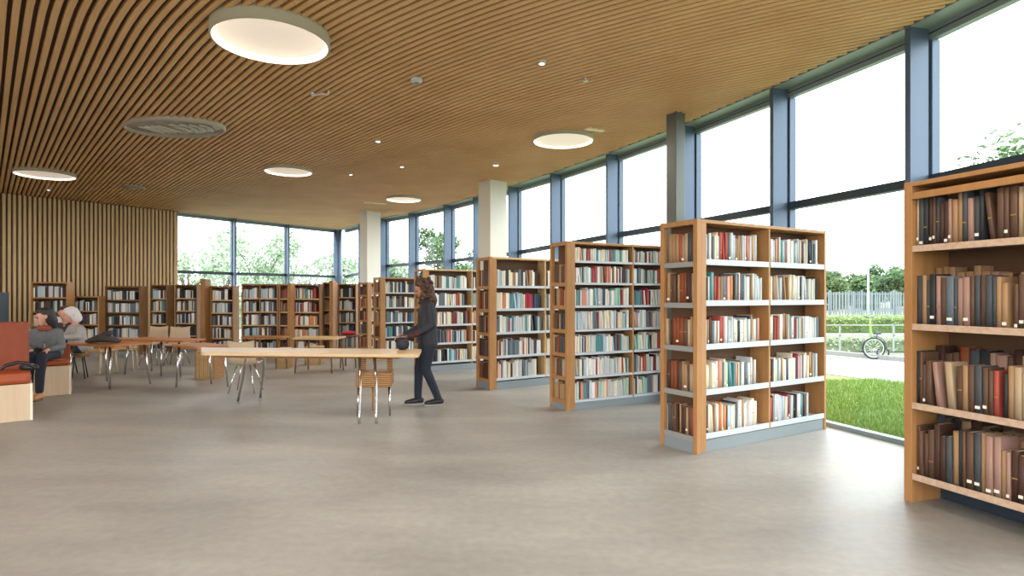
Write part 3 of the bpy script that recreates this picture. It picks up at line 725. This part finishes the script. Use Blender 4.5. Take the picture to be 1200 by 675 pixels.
# slatted wooden pedestal stool
def slat_stool(loc, rz, label, w=.37, h=.47, cat='stool', name='slatted_stool'):
    e = empty(name, loc, rz, label=label, cat=cat, group='slatted wooden seats')
    bm = bmesh.new(); n = 9
    for k in range(n):
        x = -w/2+w*k/(n-1); box(bm, x-.016, x+.016, -.15, -.13, 0, h-.02)
    link('front_slats', bm, WOODL, e)
    bm = bmesh.new()
    for k in range(n):
        x = -w/2+w*k/(n-1); box(bm, x-.016, x+.016, .13, .15, 0, h-.02)
    link('rear_slats', bm, WOODL, e)
    link('side_panel', bx(-w/2-.018, -w/2, -.15, .15, 0, h-.02), WICK, e); link('side_panel', bx(w/2, w/2+.018, -.15, .15, 0, h-.02), WICK, e)
    link('seat', bx(-w/2-.02, w/2+.02, -.16, .16, h-.02, h), WOODL, e, bevel=.005); return e
slat_stool(tuple(gp(246, 443)), math.radians(-8), 'ribbed wooden stool standing behind the left end of the long table', .34, .5)

# left tables
def table(label, p0, p1, wd, z, m, legs, th=.035, name='reading_table', group='reading tables', lm=CHROME):
    p0, p1 = Vector(p0), Vector(p1); c = (p0+p1)/2; t = (p1-p0); L = t.length; ang = math.atan2(t.y, t.x)
    e = empty(name, (c.x, c.y, 0), ang, label=label, cat='table', group=group)
    poly = rnd([Vector((-L/2, 0)), Vector((L/2, 0)), Vector((L/2, wd)), Vector((-L/2, wd))], .06)
    bm = bmesh.new(); prism(bm, [tuple(q) for q in poly], z-th, z); link('tabletop', bm, m, e, bevel=.005)
    for x, y in legs:
        bm = bmesh.new(); tube(bm, [(x*L/2*.9, wd*y, z-th), (x*L/2, wd*(y+(.1 if y > .5 else -.05)), 0)], [.02, .014], 8); link('leg', bm, lm, e)
    return e
TW = mat('orange_wood', '#AD7040', .62, noise=(2, '#A5652F', .3), stretch=(1, 9, 9))
a, b_ = pd(74, 9.9), pd(134, 9.5)
table('orange-brown table next to the seated people by the timber wall', (a.x, a.y), (b_.x, b_.y), .7, .72, TW, ((-.9, .1), (.75, .1), (-.9, .9), (.85, .9)))
a, b_ = pd(139, 11.4), pd(214, 11.0)
table('narrow orange-brown table between the timber wall and long table', (a.x, a.y), (b_.x, b_.y), .6, .68, TW, ((-.85, .1), (.9, .1), (-.8, .9), (.95, .9), (.3, .1)))
a, b_ = pd(200, 9.9), pd(236, 9.2)
table('small orange-brown table touching the left end of the long table', (a.x, a.y), (b_.x-.12, b_.y+.1), .55, .70, TW, ((-.7, .1), (-.5, .9), (.6, .95)))
a, b_ = pd(341, 11.6), pd(392, 11.5)
table('pale table standing before the pale-shelved back bookcase', (a.x, a.y), (b_.x, b_.y), .6, .69, WOODL, ((-.85, .1), (.85, .1), (-.85, .9), (.85, .9)), lm=WOODD)
a, b_ = pd(281, 13.2), pd(331, 13.1)
table('brown table standing before the two-bay back bookcase', (a.x, a.y), (b_.x, b_.y), .5, .60, WOODO, ((-.85, .1), (.85, .1), (-.85, .9), (.85, .9)), lm=WOODD)
a, b_ = pd(397, 12.4), pd(418, 12.4)
table('small dark side table near the far column, carrying a red cloth', (a.x, a.y), (b_.x, b_.y), .4, .68, BACK, ((-.85, .1), (.85, .1), (-.85, .9), (.85, .9)), lm=WOODD)
o = blob('red_cloth', [[((0, 0, 0.035), (.14, .1, .045)), ((.1, .03, .03), (.07, .07, .035))], [((-.1, 0, .02), (.06, .06, .025))]], mat('red_fabric', '#A5202F', .8), None, .01, 3, label='crumpled red cloth on the small dark side table', cat='cloth')
o.location = (pd(408, 12.6).x, 12.6, .69)
# spindle chairs near left tables
def spindle_chair(loc, rz, label):
    e = empty('spindle_chair', loc, rz, label=label, cat='chair', group='spindle back chairs')
    link('seat', bx(-.21, .21, -.2, .2, .42, .45), WOODL, e, bevel=.008)
    link('top_rail', bx(-.22, .22, .18, .205, .60, .64), WOODL, e, bevel=.006)
    for k in range(6):
        x = -.19+.38*k/5; bm = bmesh.new(); tube(bm, [(x, .19, .45), (x, .192, .6)], .009, 6); link('spindle', bm, WOODL, e)
    for x in (-.19, .19):
        for y in (-.17, .17):
            bm = bmesh.new(); tube(bm, [(x*.9, y*.9, .42), (x*1.05, y*1.1, 0)], [.016, .012], 8); link('leg', bm, mat('pale_leg', '#CDBFA8', .5), e)
    return e
spindle_chair(tuple(gp(118, 437)), math.radians(165), 'pale spindle chair under the orange-brown table by the timber wall')
spindle_chair(tuple(gp(146, 433)), math.radians(20), 'pale spindle chair at the gap between the two left tables')
shell_chair(tuple(gp(180, 427)), math.radians(0), 'chair with light shell behind the narrow orange-brown table', TAUPE, 1.0)
shell_chair(tuple(gp(207, 428)), math.radians(10), 'chair with light shell nearest the small orange-brown table', TAUPE, 1.0)
slat_stool(tuple(gp(333, 431)), 0, 'small brown ribbed stool beyond the middle of the long table', .2, .42)
slat_stool(tuple(gp(369, 427)), 0, 'small brown ribbed stool before the pale table', .3, .40)

# ------------------------------------------------------------------ benches
ORG = mat('orange_leather', '#A04A22', .55, noise=(4, '#94401B', .3)); ORB = mat('rust_fabric', '#8A4228', .75, noise=(8, '#7D3920', .3)); PLY = mat('plywood', '#CDB597', .55, noise=(2, '#BEA484', .3), stretch=(8, 8, .6))
p = gp(38, 492); e = empty('bench', (p.x, p.y, 0), math.radians(40), label='nearest orange bench with a tall backrest on a plywood box', cat='bench', group='orange benches')
link('base', bx(-1.5, 0, 0, .62, 0, .44), PLY, e, bevel=.004)
link('edge_strip', bx(-.022, .003, -.004, .01, .0, .443), mat('ply_edge', '#E2D5BF', .6), e)
link('seat_cushion', bx(-1.5, -.01, .0, .6, .442, .58), ORG, e, bevel=.045)
link('backrest', bx(-1.5, -.02, .6, .74, .40, 1.17), ORB, e, bevel=.02)
p = gp(83, 462); e = empty('bench', (p.x, p.y, 0), math.radians(35), label='orange cushioned plywood bench under the seated person', cat='bench', group='orange benches')
link('base', bx(-.85, 0, 0, .5, 0, .44), PLY, e, bevel=.004)
link('edge_strip', bx(-.022, .003, -.004, .01, .0, .443), mat('ply_edge', '#E2D5BF', .6), e)
link('seat_cushion', bx(-.85, -.01, .0, .42, .442, .525), ORG, e, bevel=.04)
link('backrest', bx(-.85, -.02, .42, .52, .44, .74), ORB, e, bevel=.02)

# ------------------------------------------------------------------ seated person (left)
e = person('seated person in grey sweater and dark trousers on the orange bench'); base = Vector((pd(56, 9.05).x, 9.05, 0)); e.location = base
f = Vector((.32, -.947, 0)); s_ = Vector((f.y, -f.x, 0))
def Q(a, b, z): return tuple(f*a+s_*b+Vector((0, 0, z)))
hc = Q(.13, .0, 1.185); hf = Vector((-.62, -.72, -.28)); hu = Vector((0, 0, 1))+f*.3
hu = Vector((-.15, -.2, 1)); hch, HP = headchains(hc, hf, hu, 1.0)
LH = Q(.43, -.04, .70)
body = hch+[[(Q(.09, 0, 1.1), .05), (Q(.05, 0, 1.0), .055)], [(Q(.05, -.1, .97), .055), (Q(.05, .1, .97), .055)], [(Q(.04, 0, .9), .11), (Q(0, 0, .66), .11)],
  [(Q(.05, -.15, .96), .045), (Q(.1, -.2, .74), .038), (Q(.33, -.1, .70), .026)], [(Q(.05, .15, .96), .045), (Q(.1, .2, .74), .038), (Q(.33, .08, .69), .026)],
  [(Q(0, -.09, .64), .08), (Q(.42, -.08, .62), .05), (Q(.46, -.06, .12), .035)], [(Q(0, .09, .64), .08), (Q(.42, .07, .62), .05), (Q(.42, .08, .12), .035)]]
body += hand(Q(.33, -.1, .70), f+Vector((0, 0, -.35)), (0, 0, -1), 1, .4, 1)+hand(Q(.33, .08, .69), f+Vector((0, 0, -.3)), (0, 0, -1), 1, .4, -1)
blob('body', body, SKINL, e, .0065, 3)
GS = mat('grey_sweater', '#5E6163', .9, noise=(30, '#6E7173', .3))
blob('sweater', [[(Q(.05, -.12, .965), .066), (Q(.05, .12, .965), .066)], [(Q(.05, -.07, .88), .115), (Q(.05, .07, .88), .115)], [(Q(.05, -.07, .88), .115), (Q(0, -.08, .67), .128)], [(Q(.05, .07, .88), .115), (Q(0, .08, .67), .128)], [(Q(0, -.08, .67), .128), (Q(0, .08, .67), .128)],
  [(Q(.05, -.155, .955), .064), (Q(.1, -.21, .745), .058), (Q(.27, -.13, .715), .042)], [(Q(.05, .155, .955), .064), (Q(.1, .21, .745), .058), (Q(.27, .11, .70), .042)]], GS, e, .011, 4)
blob('scarf', [[(Q(.11, -.04, 1.02), .05), (Q(.12, .04, 1.02), .05)], [(Q(.06, -.05, 1.04), .045), (Q(.04, .05, 1.04), .045)]], mat('rust_scarf', '#8E4A35', .85), e, .009, 3)
blob('trousers', [[(Q(0, -.09, .645), .105), (Q(.2, -.085, .635), .09), (Q(.43, -.08, .62), .07), (Q(.46, -.065, .35), .062), (Q(.46, -.06, .13), .052)],
  [(Q(0, .09, .645), .105), (Q(.2, .085, .635), .09), (Q(.43, .07, .62), .07), (Q(.43, .08, .35), .062), (Q(.42, .08, .13), .052)], [(Q(0, -.08, .645), .105), (Q(0, .08, .645), .105)]], JEAN, e, .01, 4)
TS = mat('tan_shoe', '#B98055', .6)
for a, b_ in ((.47, -.06), (.43, .08)):
    s1 = blob('shoe', [[(Q(a-.03, b_, .055), .043), (Q(a+.06, b_, .052), .043), (Q(a+.15, b_, .04), .035)], [(Q(a-.01, b_, .09), .042), (Q(a, b_, .05), .042)]], TS, e, .006, 3)
    bm = bmesh.new(); pl = [Vector(Q(a+.055+math.cos(2*math.pi*k/20)*.13, b_+math.sin(2*math.pi*k/20)*.045, 0)) for k in range(20)]
    prism(bm, [(q.x, q.y) for q in pl], 0, .02); link('sole', bm, mat('brown_sole', '#6B4A33', .7), s1)
DH = mat('black_hair', '#1F1B1C', .6, noise=(40, '#2E2826', .2), bump=.8)
blob('hair', [[(HP(-.035, 0, .05), .1)], [(HP(-.05, 0, .03), .1), (HP(-.08, 0, -.09), .075), (HP(-.08, 0, -.16), .05)], [(HP(.02, 0, .095), .06)]], DH, e, .009, 3)
for sg in (-1, 1):
    bm = bmesh.new(); bmesh.ops.create_icosphere(bm, subdivisions=2, radius=.009); o = link('eye', bm, EY, e, smooth=True); o.location = HP(.083, .03*sg, .018)
    bm = bmesh.new(); tube(bm, [HP(.09+.0, .03*sg+.022*math.cos(q*.6283), .018+.018*math.sin(q*.6283)) for q in range(11)], .002, 5, caps=False); link('glasses_rim', bm, EY, e)
# black handbag on the bench cushion, below the hand
hb = Vector(pd(24, 7.35)); e = empty('handbag', (hb.x, 7.35, .582), label='black leather bag strap lying on the nearest orange bench', cat='bag')
bm = bmesh.new(); tube(bm, [(-.16, -.1, .02), (-.14, -.05, .07), (-.06, .03, .1), (.05, .05, .085), (.1, .08, .03)], [.014, .02, .022, .02, .014], 8); link('handle', bm, mat('black_leather', '#1D1A1A', .4), e)
bm = bmesh.new()
for v in bmesh.ops.create_icosphere(bm, subdivisions=3, radius=1)['verts']: v.co = Vector((v.co.x*.12, v.co.y*.06+.13, max(-.5, v.co.z)*.05+.026))
link('pouch', bm, mat('black_leather', '#1D1A1A', .4), e, smooth=True)

# two readers at the table by the timber wall
def reader(px, d, zsc, label, topm, headm, hood, fdir, legm=JEAN, skin=SKINL):
    e = person(label); b0 = pd(px, d); e.location = (b0.x, b0.y, 0)
    f = Vector(fdir).normalized(); s_ = Vector((f.y, -f.x, 0))
    Q = lambda a, b, z: tuple(f*a+s_*b+Vector((0, 0, z)))
    hc = Q(.12, 0, 1.16); hch, HP = headchains(hc, f+Vector((0, 0, -.4)), Vector((0, 0, 1))+f*.4)
    body = hch+[[(Q(.08, 0, 1.06), .05), (Q(.04, 0, .96), .055)], [(Q(.03, 0, .88), .11), (Q(0, 0, .58), .11)], [(Q(.04, -.15, .93), .045), (Q(.1, -.2, .77), .038), (Q(.34, -.1, .765), .026)],
       [(Q(.04, .15, .93), .045), (Q(.1, .2, .77), .038), (Q(.34, .1, .765), .026)], [(Q(0, -.09, .56), .08), (Q(.4, -.09, .54), .05), (Q(.4, -.09, .06), .035), (Q(.5, -.09, .04), .03)], [(Q(0, .09, .56), .08), (Q(.4, .09, .54), .05), (Q(.4, .09, .06), .035), (Q(.5, .09, .04), .03)]]
    body += hand(Q(.34, -.1, .765), f, (0, 0, -1), 1, .2, 1)+hand(Q(.34, .1, .765), f, (0, 0, -1), 1, .2, -1)
    blob('body', body, skin, e, .009, 3)
    blob('jacket', [[(Q(.04, -.12, .93), .07), (Q(.04, .12, .93), .07)], [(Q(.03, -.06, .86), .12), (Q(0, -.08, .6), .125)], [(Q(.03, .06, .86), .12), (Q(0, .08, .6), .125)], [(Q(.03, -.06, .86), .12), (Q(.03, .06, .86), .12)],
       [(Q(.04, -.155, .93), .062), (Q(.1, -.21, .78), .056), (Q(.31, -.11, .775), .042)], [(Q(.04, .155, .93), .062), (Q(.1, .21, .78), .056), (Q(.31, .11, .775), .042)]], topm, e, .013, 4)
    blob('trousers', [[(Q(0, -.08, .57), .1), (Q(.4, -.09, .545), .065), (Q(.4, -.09, .1), .05)], [(Q(0, .08, .57), .1), (Q(.4, .09, .545), .065), (Q(.4, .09, .1), .05)]], legm, e, .013, 3)
    if hood: blob('hood', [[(HP(-.03, 0, .04), .112), (HP(-.06, 0, -.08), .095)], [(HP(.02, 0, .085), .07)]], headm, e, .011, 3)
    else: blob('hair', [[(HP(-.04, 0, .05), .1), (HP(-.07, 0, -.08), .08), (HP(-.06, 0, -.2), .06)]], headm, e, .011, 2)
    return e
HG = mat('light_grey_hoodie', '#A9A4A2', .9, noise=(20, '#97928F', .3)); DKG = mat('dark_jacket', '#3A3836', .9)
reader(92, 10.75, 1, 'person in a light grey hooded top leaning over the table', HG, mat('hood_white', '#CFCBC8', .9), True, (-.5, -.87, 0))
reader(78, 11.45, 1, 'dark-haired person in a dark jacket sitting beside the hooded one', DKG, DH, False, (.3, -.95, 0))
for px, d, lb, rz in ((92, 10.85, 'low stool under the person in the grey hooded top', 30), (78, 11.5, 'low stool under the dark-haired person', 0)):
    p = pd(px, d); e = empty('stool', (p.x, p.y, 0), math.radians(rz), label=lb, cat='stool', group='low round stools')
    bm = bmesh.new(); lathe(bm, [(.001, .40), (.17, .40), (.18, .42), (.18, .44), (.16, .452), (.001, .452)], 20); link('seat', bm, WOODD, e)
    for k in range(4):
        an = math.pi/2*k+.7; bm = bmesh.new(); tube(bm, [(math.cos(an)*.1, math.sin(an)*.1, .40), (math.cos(an)*.17, math.sin(an)*.17, 0)], .012, 6); link('leg', bm, DARKM, e)
# dark jacket heap on the table
o = blob('folded_coat', [[((-.2, 0, .035), (.08, .12, .035)), ((-.02, 0, .09), (.09, .12, .07))], [((0, 0, .08), (.1, .12, .07)), ((.2, .03, .04), (.06, .1, .04))], [((.03, -.02, .15), (.04, .05, .04)), ((.14, -.02, .17), (.03, .04, .05))]], mat('dark_coat', '#3B3632', .9, noise=(12, '#4A443F', .3)), None, .011, 3, label='dark folded coat heaped on the orange-brown table', cat='coat')
o.location = (pd(121, 9.85).x, 9.85, .725)

# ------------------------------------------------------------------ outside
GRASSB = mat('lawn', '#6B7F3E', .9, noise=(6, '#80934F', .3)); ROAD = mat('road', '#8F8F8C', .8, noise=(3, '#858582', .3)); KERB = mat('kerb', '#8B8C8A', .8)
def sheet(name, pts, z, m, **k):
    bm = bmesh.new(); bm.faces.new([bm.verts.new((p[0], p[1], z)) for p in pts]); return link(name, bm, m, **k)
sheet('ground', [(-300, -150), (300, -150), (300, 400), (-300, 400)], -.30, mat('far_field', '#6A6F5E', .95, noise=(.2, '#7B7E70', .3)), kind='structure')
# lawn strip following the facade
la = offs(CURVE[:12], .34); lb_ = offs(CURVE[:12], 4.6)
bm = bmesh.new()
for i in range(11): bm.faces.new([bm.verts.new((p.x, p.y, z)) for p, z in ((la[i], -.06), (la[i+1], -.06), (lb_[i+1], -.06), (lb_[i], -.06))])
link('lawn', bm, GRASSB, kind='structure')
rb = offs(CURVE[:12], 8.2)
bm = bmesh.new()
for i in range(11): bm.faces.new([bm.verts.new((p.x, p.y, z)) for p, z in ((lb_[i], -.05), (lb_[i+1], -.05), (rb[i+1], -.05), (rb[i], -.05))])
link('road', bm, ROAD, kind='structure')
bm = bmesh.new()
kb = offs(CURVE[:12], 8.35)
for i in range(11):
    vs = [bm.verts.new((p.x, p.y, z)) for z in (-.1, .06) for p in (rb[i], rb[i+1], kb[i+1], kb[i])]
    for idx in ((4,5,6,7), (0,1,5,4), (2,3,7,6)): bm.faces.new([vs[k] for k in idx])
link('kerb', bm, KERB, kind='structure')
# grass blades near the glass
bm = bmesh.new(); RG = random.Random(3)
def blade(x, y, h, w):
    a = RG.uniform(0, 6.28); dx, dy = math.cos(a)*w, math.sin(a)*w; lx, ly = RG.uniform(-.4, .4)*h, RG.uniform(-.4, .4)*h
    v = [bm.verts.new(q) for q in ((x-dx, y-dy, -.06), (x+dx, y+dy, -.06), (x+lx, y+ly, -.06+h))]; f = bm.faces.new(v); f.material_index = RG.randrange(3)
cnt = 0
while cnt < 26000:
    px = RG.uniform(940, 1110); d = 5.9+RG.random()**1.3*5.2; p = pd(px, d)
    # inside lawn strip?
    k = min(range(len(CURVE)-1), key=lambda i: (Vector(CURVE[i])-Vector((p.x, p.y))).length)
    ds = []
    for i in range(max(0, k-1), min(len(CURVE)-1, k+1)):
        a = Vector(CURVE[i]); b2 = Vector(CURVE[i+1]); t = (b2-a).normalized(); ds.append((Vector((p.x, p.y))-a).dot(Vector((t.y, -t.x))))
    dd = sum(ds)/len(ds)
    if dd < .42 or dd > 4.7: cnt += .2; continue
    blade(p.x, p.y, RG.uniform(.03, .075)*(1.3 if dd > 4.45 else 1), RG.uniform(.003, .007)); cnt += 1
link('grass', bm, [mat('blade_a', '#74903A', .8), mat('blade_b', '#8DA552', .8), mat('blade_c', '#5A7A30', .8)], smooth='keep', label='bright green grass growing just outside the window', cat='grass', kind='stuff')

# foliage
def leaves(bm, c, rad, n, size, rnd_, mi=3, shell=.45):
    for _ in range(n):
        v = Vector((rnd_.gauss(0, 1), rnd_.gauss(0, 1), rnd_.gauss(0, 1))).normalized()*(shell+(1-shell)*rnd_.random())
        p = Vector(c)+Vector((v.x*rad[0], v.y*rad[1], v.z*rad[2]))
        a = Vector((rnd_.gauss(0, 1), rnd_.gauss(0, 1), rnd_.gauss(0, 1))).normalized(); b2 = a.orthogonal().normalized(); s = size*rnd_.uniform(.6, 1.3)
        vs = [bm.verts.new(p+a*s), bm.verts.new(p+b2*s*.5), bm.verts.new(p-a*s), bm.verts.new(p-b2*s*.5)]
        f = bm.faces.new(vs); f.material_index = rnd_.randrange(mi)
LV = [mat('leaf_a', '#3F5E30', .7), mat('leaf_b', '#54743E', .7), mat('leaf_c', '#2F4A25', .7)]
LV_GLARE = [mat('leaf_glare_p', '#93A78A', .7), mat('leaf_glare_q', '#A6B79C', .7), mat('leaf_glare_r', '#7D9474', .7)]  # leaf greens paled to carry the window glare in their colour
BARK = mat('bark', '#6A5A4A', .9)
def tree(px, d, ztop, rad, label, seed, n=2600, mats=None, size=.12, group=None, zlow=None, clumps=9):
    rr_ = random.Random(seed); p = pd(px, d); e = empty('tree', (p.x, p.y, -.3), label=label, cat='tree', group=group)
    zc = ztop-rad*1.0
    bm = bmesh.new(); cl = []
    for k in range(clumps):
        an = rr_.uniform(0, 6.28); q = rr_.uniform(.2, .75)*rad; cl.append((math.cos(an)*q, math.sin(an)*q, zc+.3+rr_.uniform(-.75, .7)*rad))
    for c_ in cl: leaves(bm, c_, (rad*.42, rad*.42, rad*.34), n//clumps, size, rr_)
    link('crown', bm, mats or LV, e, smooth='keep')
    bm = bmesh.new(); tube(bm, [(0, 0, 0), (.05, 0, zc*.5), (0, .05, zc+.3)], [.16, .12, .06], 8)
    for c_ in cl: tube(bm, [(0, 0, zc*.45+rr_.uniform(0, .5)), Vector(c_)*.6+Vector((0, 0, zc*.3)), c_], [.06, .04, .015], 5)
    link('trunk', bm, BARK, e)
tree(1250, 19, 9.6, 3.4, 'leafy tree reaching in at the upper right window', 1, 5200, LV, .13, clumps=12)
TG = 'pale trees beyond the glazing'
tree(220, 40, 5.7, 2.6, 'loose pale tree behind the first back window, near the timber wall', 2, 3000, LV_GLARE, .14, TG)
tree(262, 54, 7.6, 3.5, 'pale tree at the right side of the first back window', 3, 3400, LV_GLARE, .14, TG)
tree(307, 46, 7.5, 3.8, 'tallest pale tree filling the second back window', 4, 4600, LV_GLARE, .14, TG)
tree(362, 43, 4.9, 2.3, 'low pale tree behind the third back window', 5, 2400, LV_GLARE, .14, TG)
tree(405, 50, 5.6, 2.6, 'pale tree seen between the window corner and far column', 6, 2600, LV_GLARE, .14, TG)
tree(517, 34, 5.4, 2.1, 'full green tree behind the windows left of the near white column', 7, 4200, LV, .13, TG)
tree(550, 40, 4.7, 1.9, 'lower green tree partly hidden by the near white column', 8, 3400, LV, .13, TG)
tree(465, 40, 4.8, 2.0, 'pale tree right of the far column', 9, 2400, LV_GLARE, .14, TG)
# distant tree belt seen beside the nearest bookcase
for k, px in enumerate((962, 985, 1004, 1025, 1046, 1068, 1090)):
    tree(px, 76+7*(k % 3), [4.9, 5.2, 4.7, 5.2, 5.9, 5.7, 6.0][k], 3.1, ['distant green tree nearest the lawn-window bookcase, beyond the fence', 'second distant tree from the lawn-window bookcase, beyond the fence', 'lowest distant tree beyond the fence, left of the lamp pole', 'distant tree just right of the lamp pole, beyond the fence',
         'distant tree beyond the fence with the tallest crown in the gap', 'distant tree beyond the fence beside the nearest bookcase post', 'distant tree beyond the fence behind the nearest bookcase'][k], 20+k, 5200, LV, .24, 'distant trees beyond the fence', clumps=10)
# hedges
def hedge(px0, px1, d, h, dep, label, seed, mats=LV, size=.07, n=3000):
    a, b2 = pd(px0, d), pd(px1, d); c_ = (a+b2)/2; rr_ = random.Random(seed); bm = bmesh.new()
    L = (b2.x-a.x)
    for _ in range(n):
        p = Vector((rr_.uniform(-L/2, L/2), rr_.uniform(-dep/2, dep/2), rr_.random()**.6*h*(1+.12*math.sin(rr_.random()*6))))
        q = Vector((rr_.gauss(0, 1), rr_.gauss(0, 1), rr_.gauss(0, 1))).normalized(); r2_ = q.orthogonal().normalized(); s = size*rr_.uniform(.6, 1.3)
        f = bm.faces.new([bm.verts.new(p+q*s), bm.verts.new(p+r2_*s*.55), bm.verts.new(p-q*s), bm.verts.new(p-r2_*s*.55)]); f.material_index = rr_.randrange(3)
    box(bm, -L/2, L/2, -dep*.38, dep*.38, 0, h*.8, 2)
    o = link('hedge', bm, mats, smooth='keep', label=label, cat='hedge', group='hedges outside'); o.location = (c_.x, c_.y, -.28); return o
YL = [mat('hedge_a', '#6F8646', .8), mat('hedge_b', '#82975A', .8), mat('hedge_c', '#566D38', .8)]
hedge(930, 1120, 30, .75, 1.4, 'yellow-green clipped hedge across the road, below the fence', 31, YL, .07, 6000)
hedge(930, 1120, 19.5, .45, .8, 'low scrubby planting just behind the bicycle', 32, [mat('scrub_a', '#8B9A78', .9), mat('scrub_b', '#A3AD92', .9), mat('scrub_c', '#76866A', .9)], .05, 6000)
hedge(190, 440, 34, 1.9, 2, 'long pale hedge beyond the back windows', 33, LV_GLARE, .13, 9000)
sheet('path', [tuple(pd(900, 23)[:2]), tuple(pd(1140, 23)[:2]), tuple(pd(1140, 27)[:2]), tuple(pd(900, 27)[:2])], -.28, ROAD, kind='structure')
# slatted fence far away
e = empty('fence', (pd(1010, 56).x, 56, -.3), label='long pale grey slatted fence below the distant trees', cat='fence')
FM = mat('fence_grey', '#6F7A7E', .7); bm = bmesh.new(); x = -9.0
while x < 9:
    w = RG.uniform(.06, .2); box(bm, x, x+w, 0, .05, .05, 2.2+RG.uniform(-.06, .06)); x += w+RG.uniform(.05, .16)
link('slats', bm, FM, e)
for z in (.25, 1.95): link('rail', bx(-9, 9, .05, .11, z, z+.09), mat('fence_rail', '#838C8E', .7), e)
for k in range(7): link('post', bx(-9+3*k, -8.85+3*k, .06, .2, 0, 2.35), FM, e)
e = empty('fence', (pd(1000, 17.2).x, 17.2, -.1), label='low thin rail fence behind the bicycle', cat='fence')
for z in (.45, .75): link('rail', bx(-3.5, 4.5, 0, .03, z, z+.03), mat('rail_grey', '#8E9490', .6), e)
for k in range(6): link('post', bx(-3.5+1.55*k, -3.46+1.55*k, 0, .04, 0, .8), mat('rail_grey', '#8E9490', .6), e)
p = pd(1017.5, 48); e = empty('lamp_post', (p.x, p.y, -.3), label='slender pale lamp pole rising above the fence', cat='lamp post')
bm = bmesh.new(); tube(bm, [(0, 0, 0), (0, 0, 4.1)], [.09, .06], 8); link('pole', bm, mat('pole_green', '#A8C4B4', .5), e)
link('lamp_head', bx(-.25, .25, -.1, .1, 4.08, 4.18), mat('pole_green', '#A8C4B4', .5), e)
# bicycle
p = gp(1022, 421, -.05); e = empty('bicycle', (p.x, p.y, -.05), math.radians(-8), label='bicycle with a green frame parked by the kerb outside', cat='bicycle')
TY = mat('tyre', '#2B2B2B', .8); GF = mat('green_frame', '#7FA045', .5)
def wheel(cx, r, y=0):
    w = bmesh.new(); tube(w, [(cx+r*math.cos(k*math.pi/16), y, r+.02+r*math.sin(k*math.pi/16)) for k in range(33)], .022, 8, caps=False); o = link('wheel', w, TY, e)
    w = bmesh.new(); tube(w, [(cx+(r-.03)*math.cos(k*math.pi/16), y, r+.02+(r-.03)*math.sin(k*math.pi/16)) for k in range(33)], .012, 6, caps=False); link('rim', w, SHELFW, o)
    w = bmesh.new()
    for k in range(14):
        a = 2*math.pi*k/14; tube(w, [(cx, y, r+.02), (cx+(r-.03)*math.cos(a), y, r+.02+(r-.03)*math.sin(a))], .004, 4)
    link('spokes', w, CHROME, o)
wheel(0.04, .25); wheel(.30, .13, .12)
bm = bmesh.new(); tube(bm, [(.04, .04, .27), (-.02, .03, .6), (-.04, .02, 1.02)], [.02, .028, .022], 8); tube(bm, [(-.02, .03, .55), (.14, .06, .5), (.30, .1, .15)], .02, 6); link('frame', bm, GF, e)
bm = bmesh.new(); tube(bm, [(-.2, -.04, 1.05), (-.04, .02, 1.02), (.1, .1, 1.06)], .014, 6); link('handlebar', bm, DARKM, e)
bm = bmesh.new(); tube(bm, [(.04+.3*math.cos(a), 0, .27+.3*math.sin(a)) for a in [-.2+.2*k for k in range(10)]], .015, 6); link('mudguard', bm, mat('mud_grey', '#55585A', .6), e)
bm = bmesh.new(); tube(bm, [(.12, .05, .48), (.14, .05, .62)], .014, 6); tube(bm, [(.05, .05, .63), (.22, .06, .64)], [.02, .035], 8); link('saddle', bm, DARKM, e)

# ------------------------------------------------------------------ light, world, camera
w = bpy.data.worlds.new('sky'); bpy.context.scene.world = w; w.use_nodes = True; nt = w.node_tree; bg = nt.nodes['Background']
tc = nt.nodes.new('ShaderNodeTexCoord'); nz = nt.nodes.new('ShaderNodeTexNoise'); nz.inputs['Scale'].default_value = 2.2; nz.inputs['Detail'].default_value = 5
rp = nt.nodes.new('ShaderNodeValToRGB'); rp.color_ramp.elements[0].color = (.86, .93, 1, 1); rp.color_ramp.elements[1].color = (1, 1, 1, 1)
nt.links.new(tc.outputs['Generated'], nz.inputs['Vector']); nt.links.new(nz.outputs[0], rp.inputs[0]); nt.links.new(rp.outputs[0], bg.inputs[0]); bg.inputs[1].default_value = 6
sun = bpy.data.lights.new('sun', 'SUN'); sun.energy = 1.2; sun.angle = math.radians(25); sun.color = (1, .96, .9)
so = bpy.data.objects.new('sun', sun); C.objects.link(so); so.rotation_euler = (math.radians(50), 0, math.radians(-70+180))
cam = bpy.data.cameras.new('camera'); co = bpy.data.objects.new('camera', cam); C.objects.link(co)
cam.sensor_width = 36; cam.lens = F/1200*36; cam.shift_y = (HY-337.5)/1200; cam.clip_start = .05; cam.clip_end = 900
co.location = (0, 0, EYE); co.rotation_euler = (math.pi/2, 0, 0)
sc = bpy.context.scene; sc.camera = co
sc.view_settings.view_transform = 'Standard'; sc.view_settings.look = 'None'; sc.view_settings.exposure = 0.0; sc.view_settings.gamma = 1; sc.view_settings.use_curve_mapping = False
sc.cycles.use_denoising = True; sc.cycles.max_bounces = 10; sc.cycles.diffuse_bounces = 6; sc.cycles.transparent_max_bounces = 12; sc.cycles.sample_clamp_indirect = 8
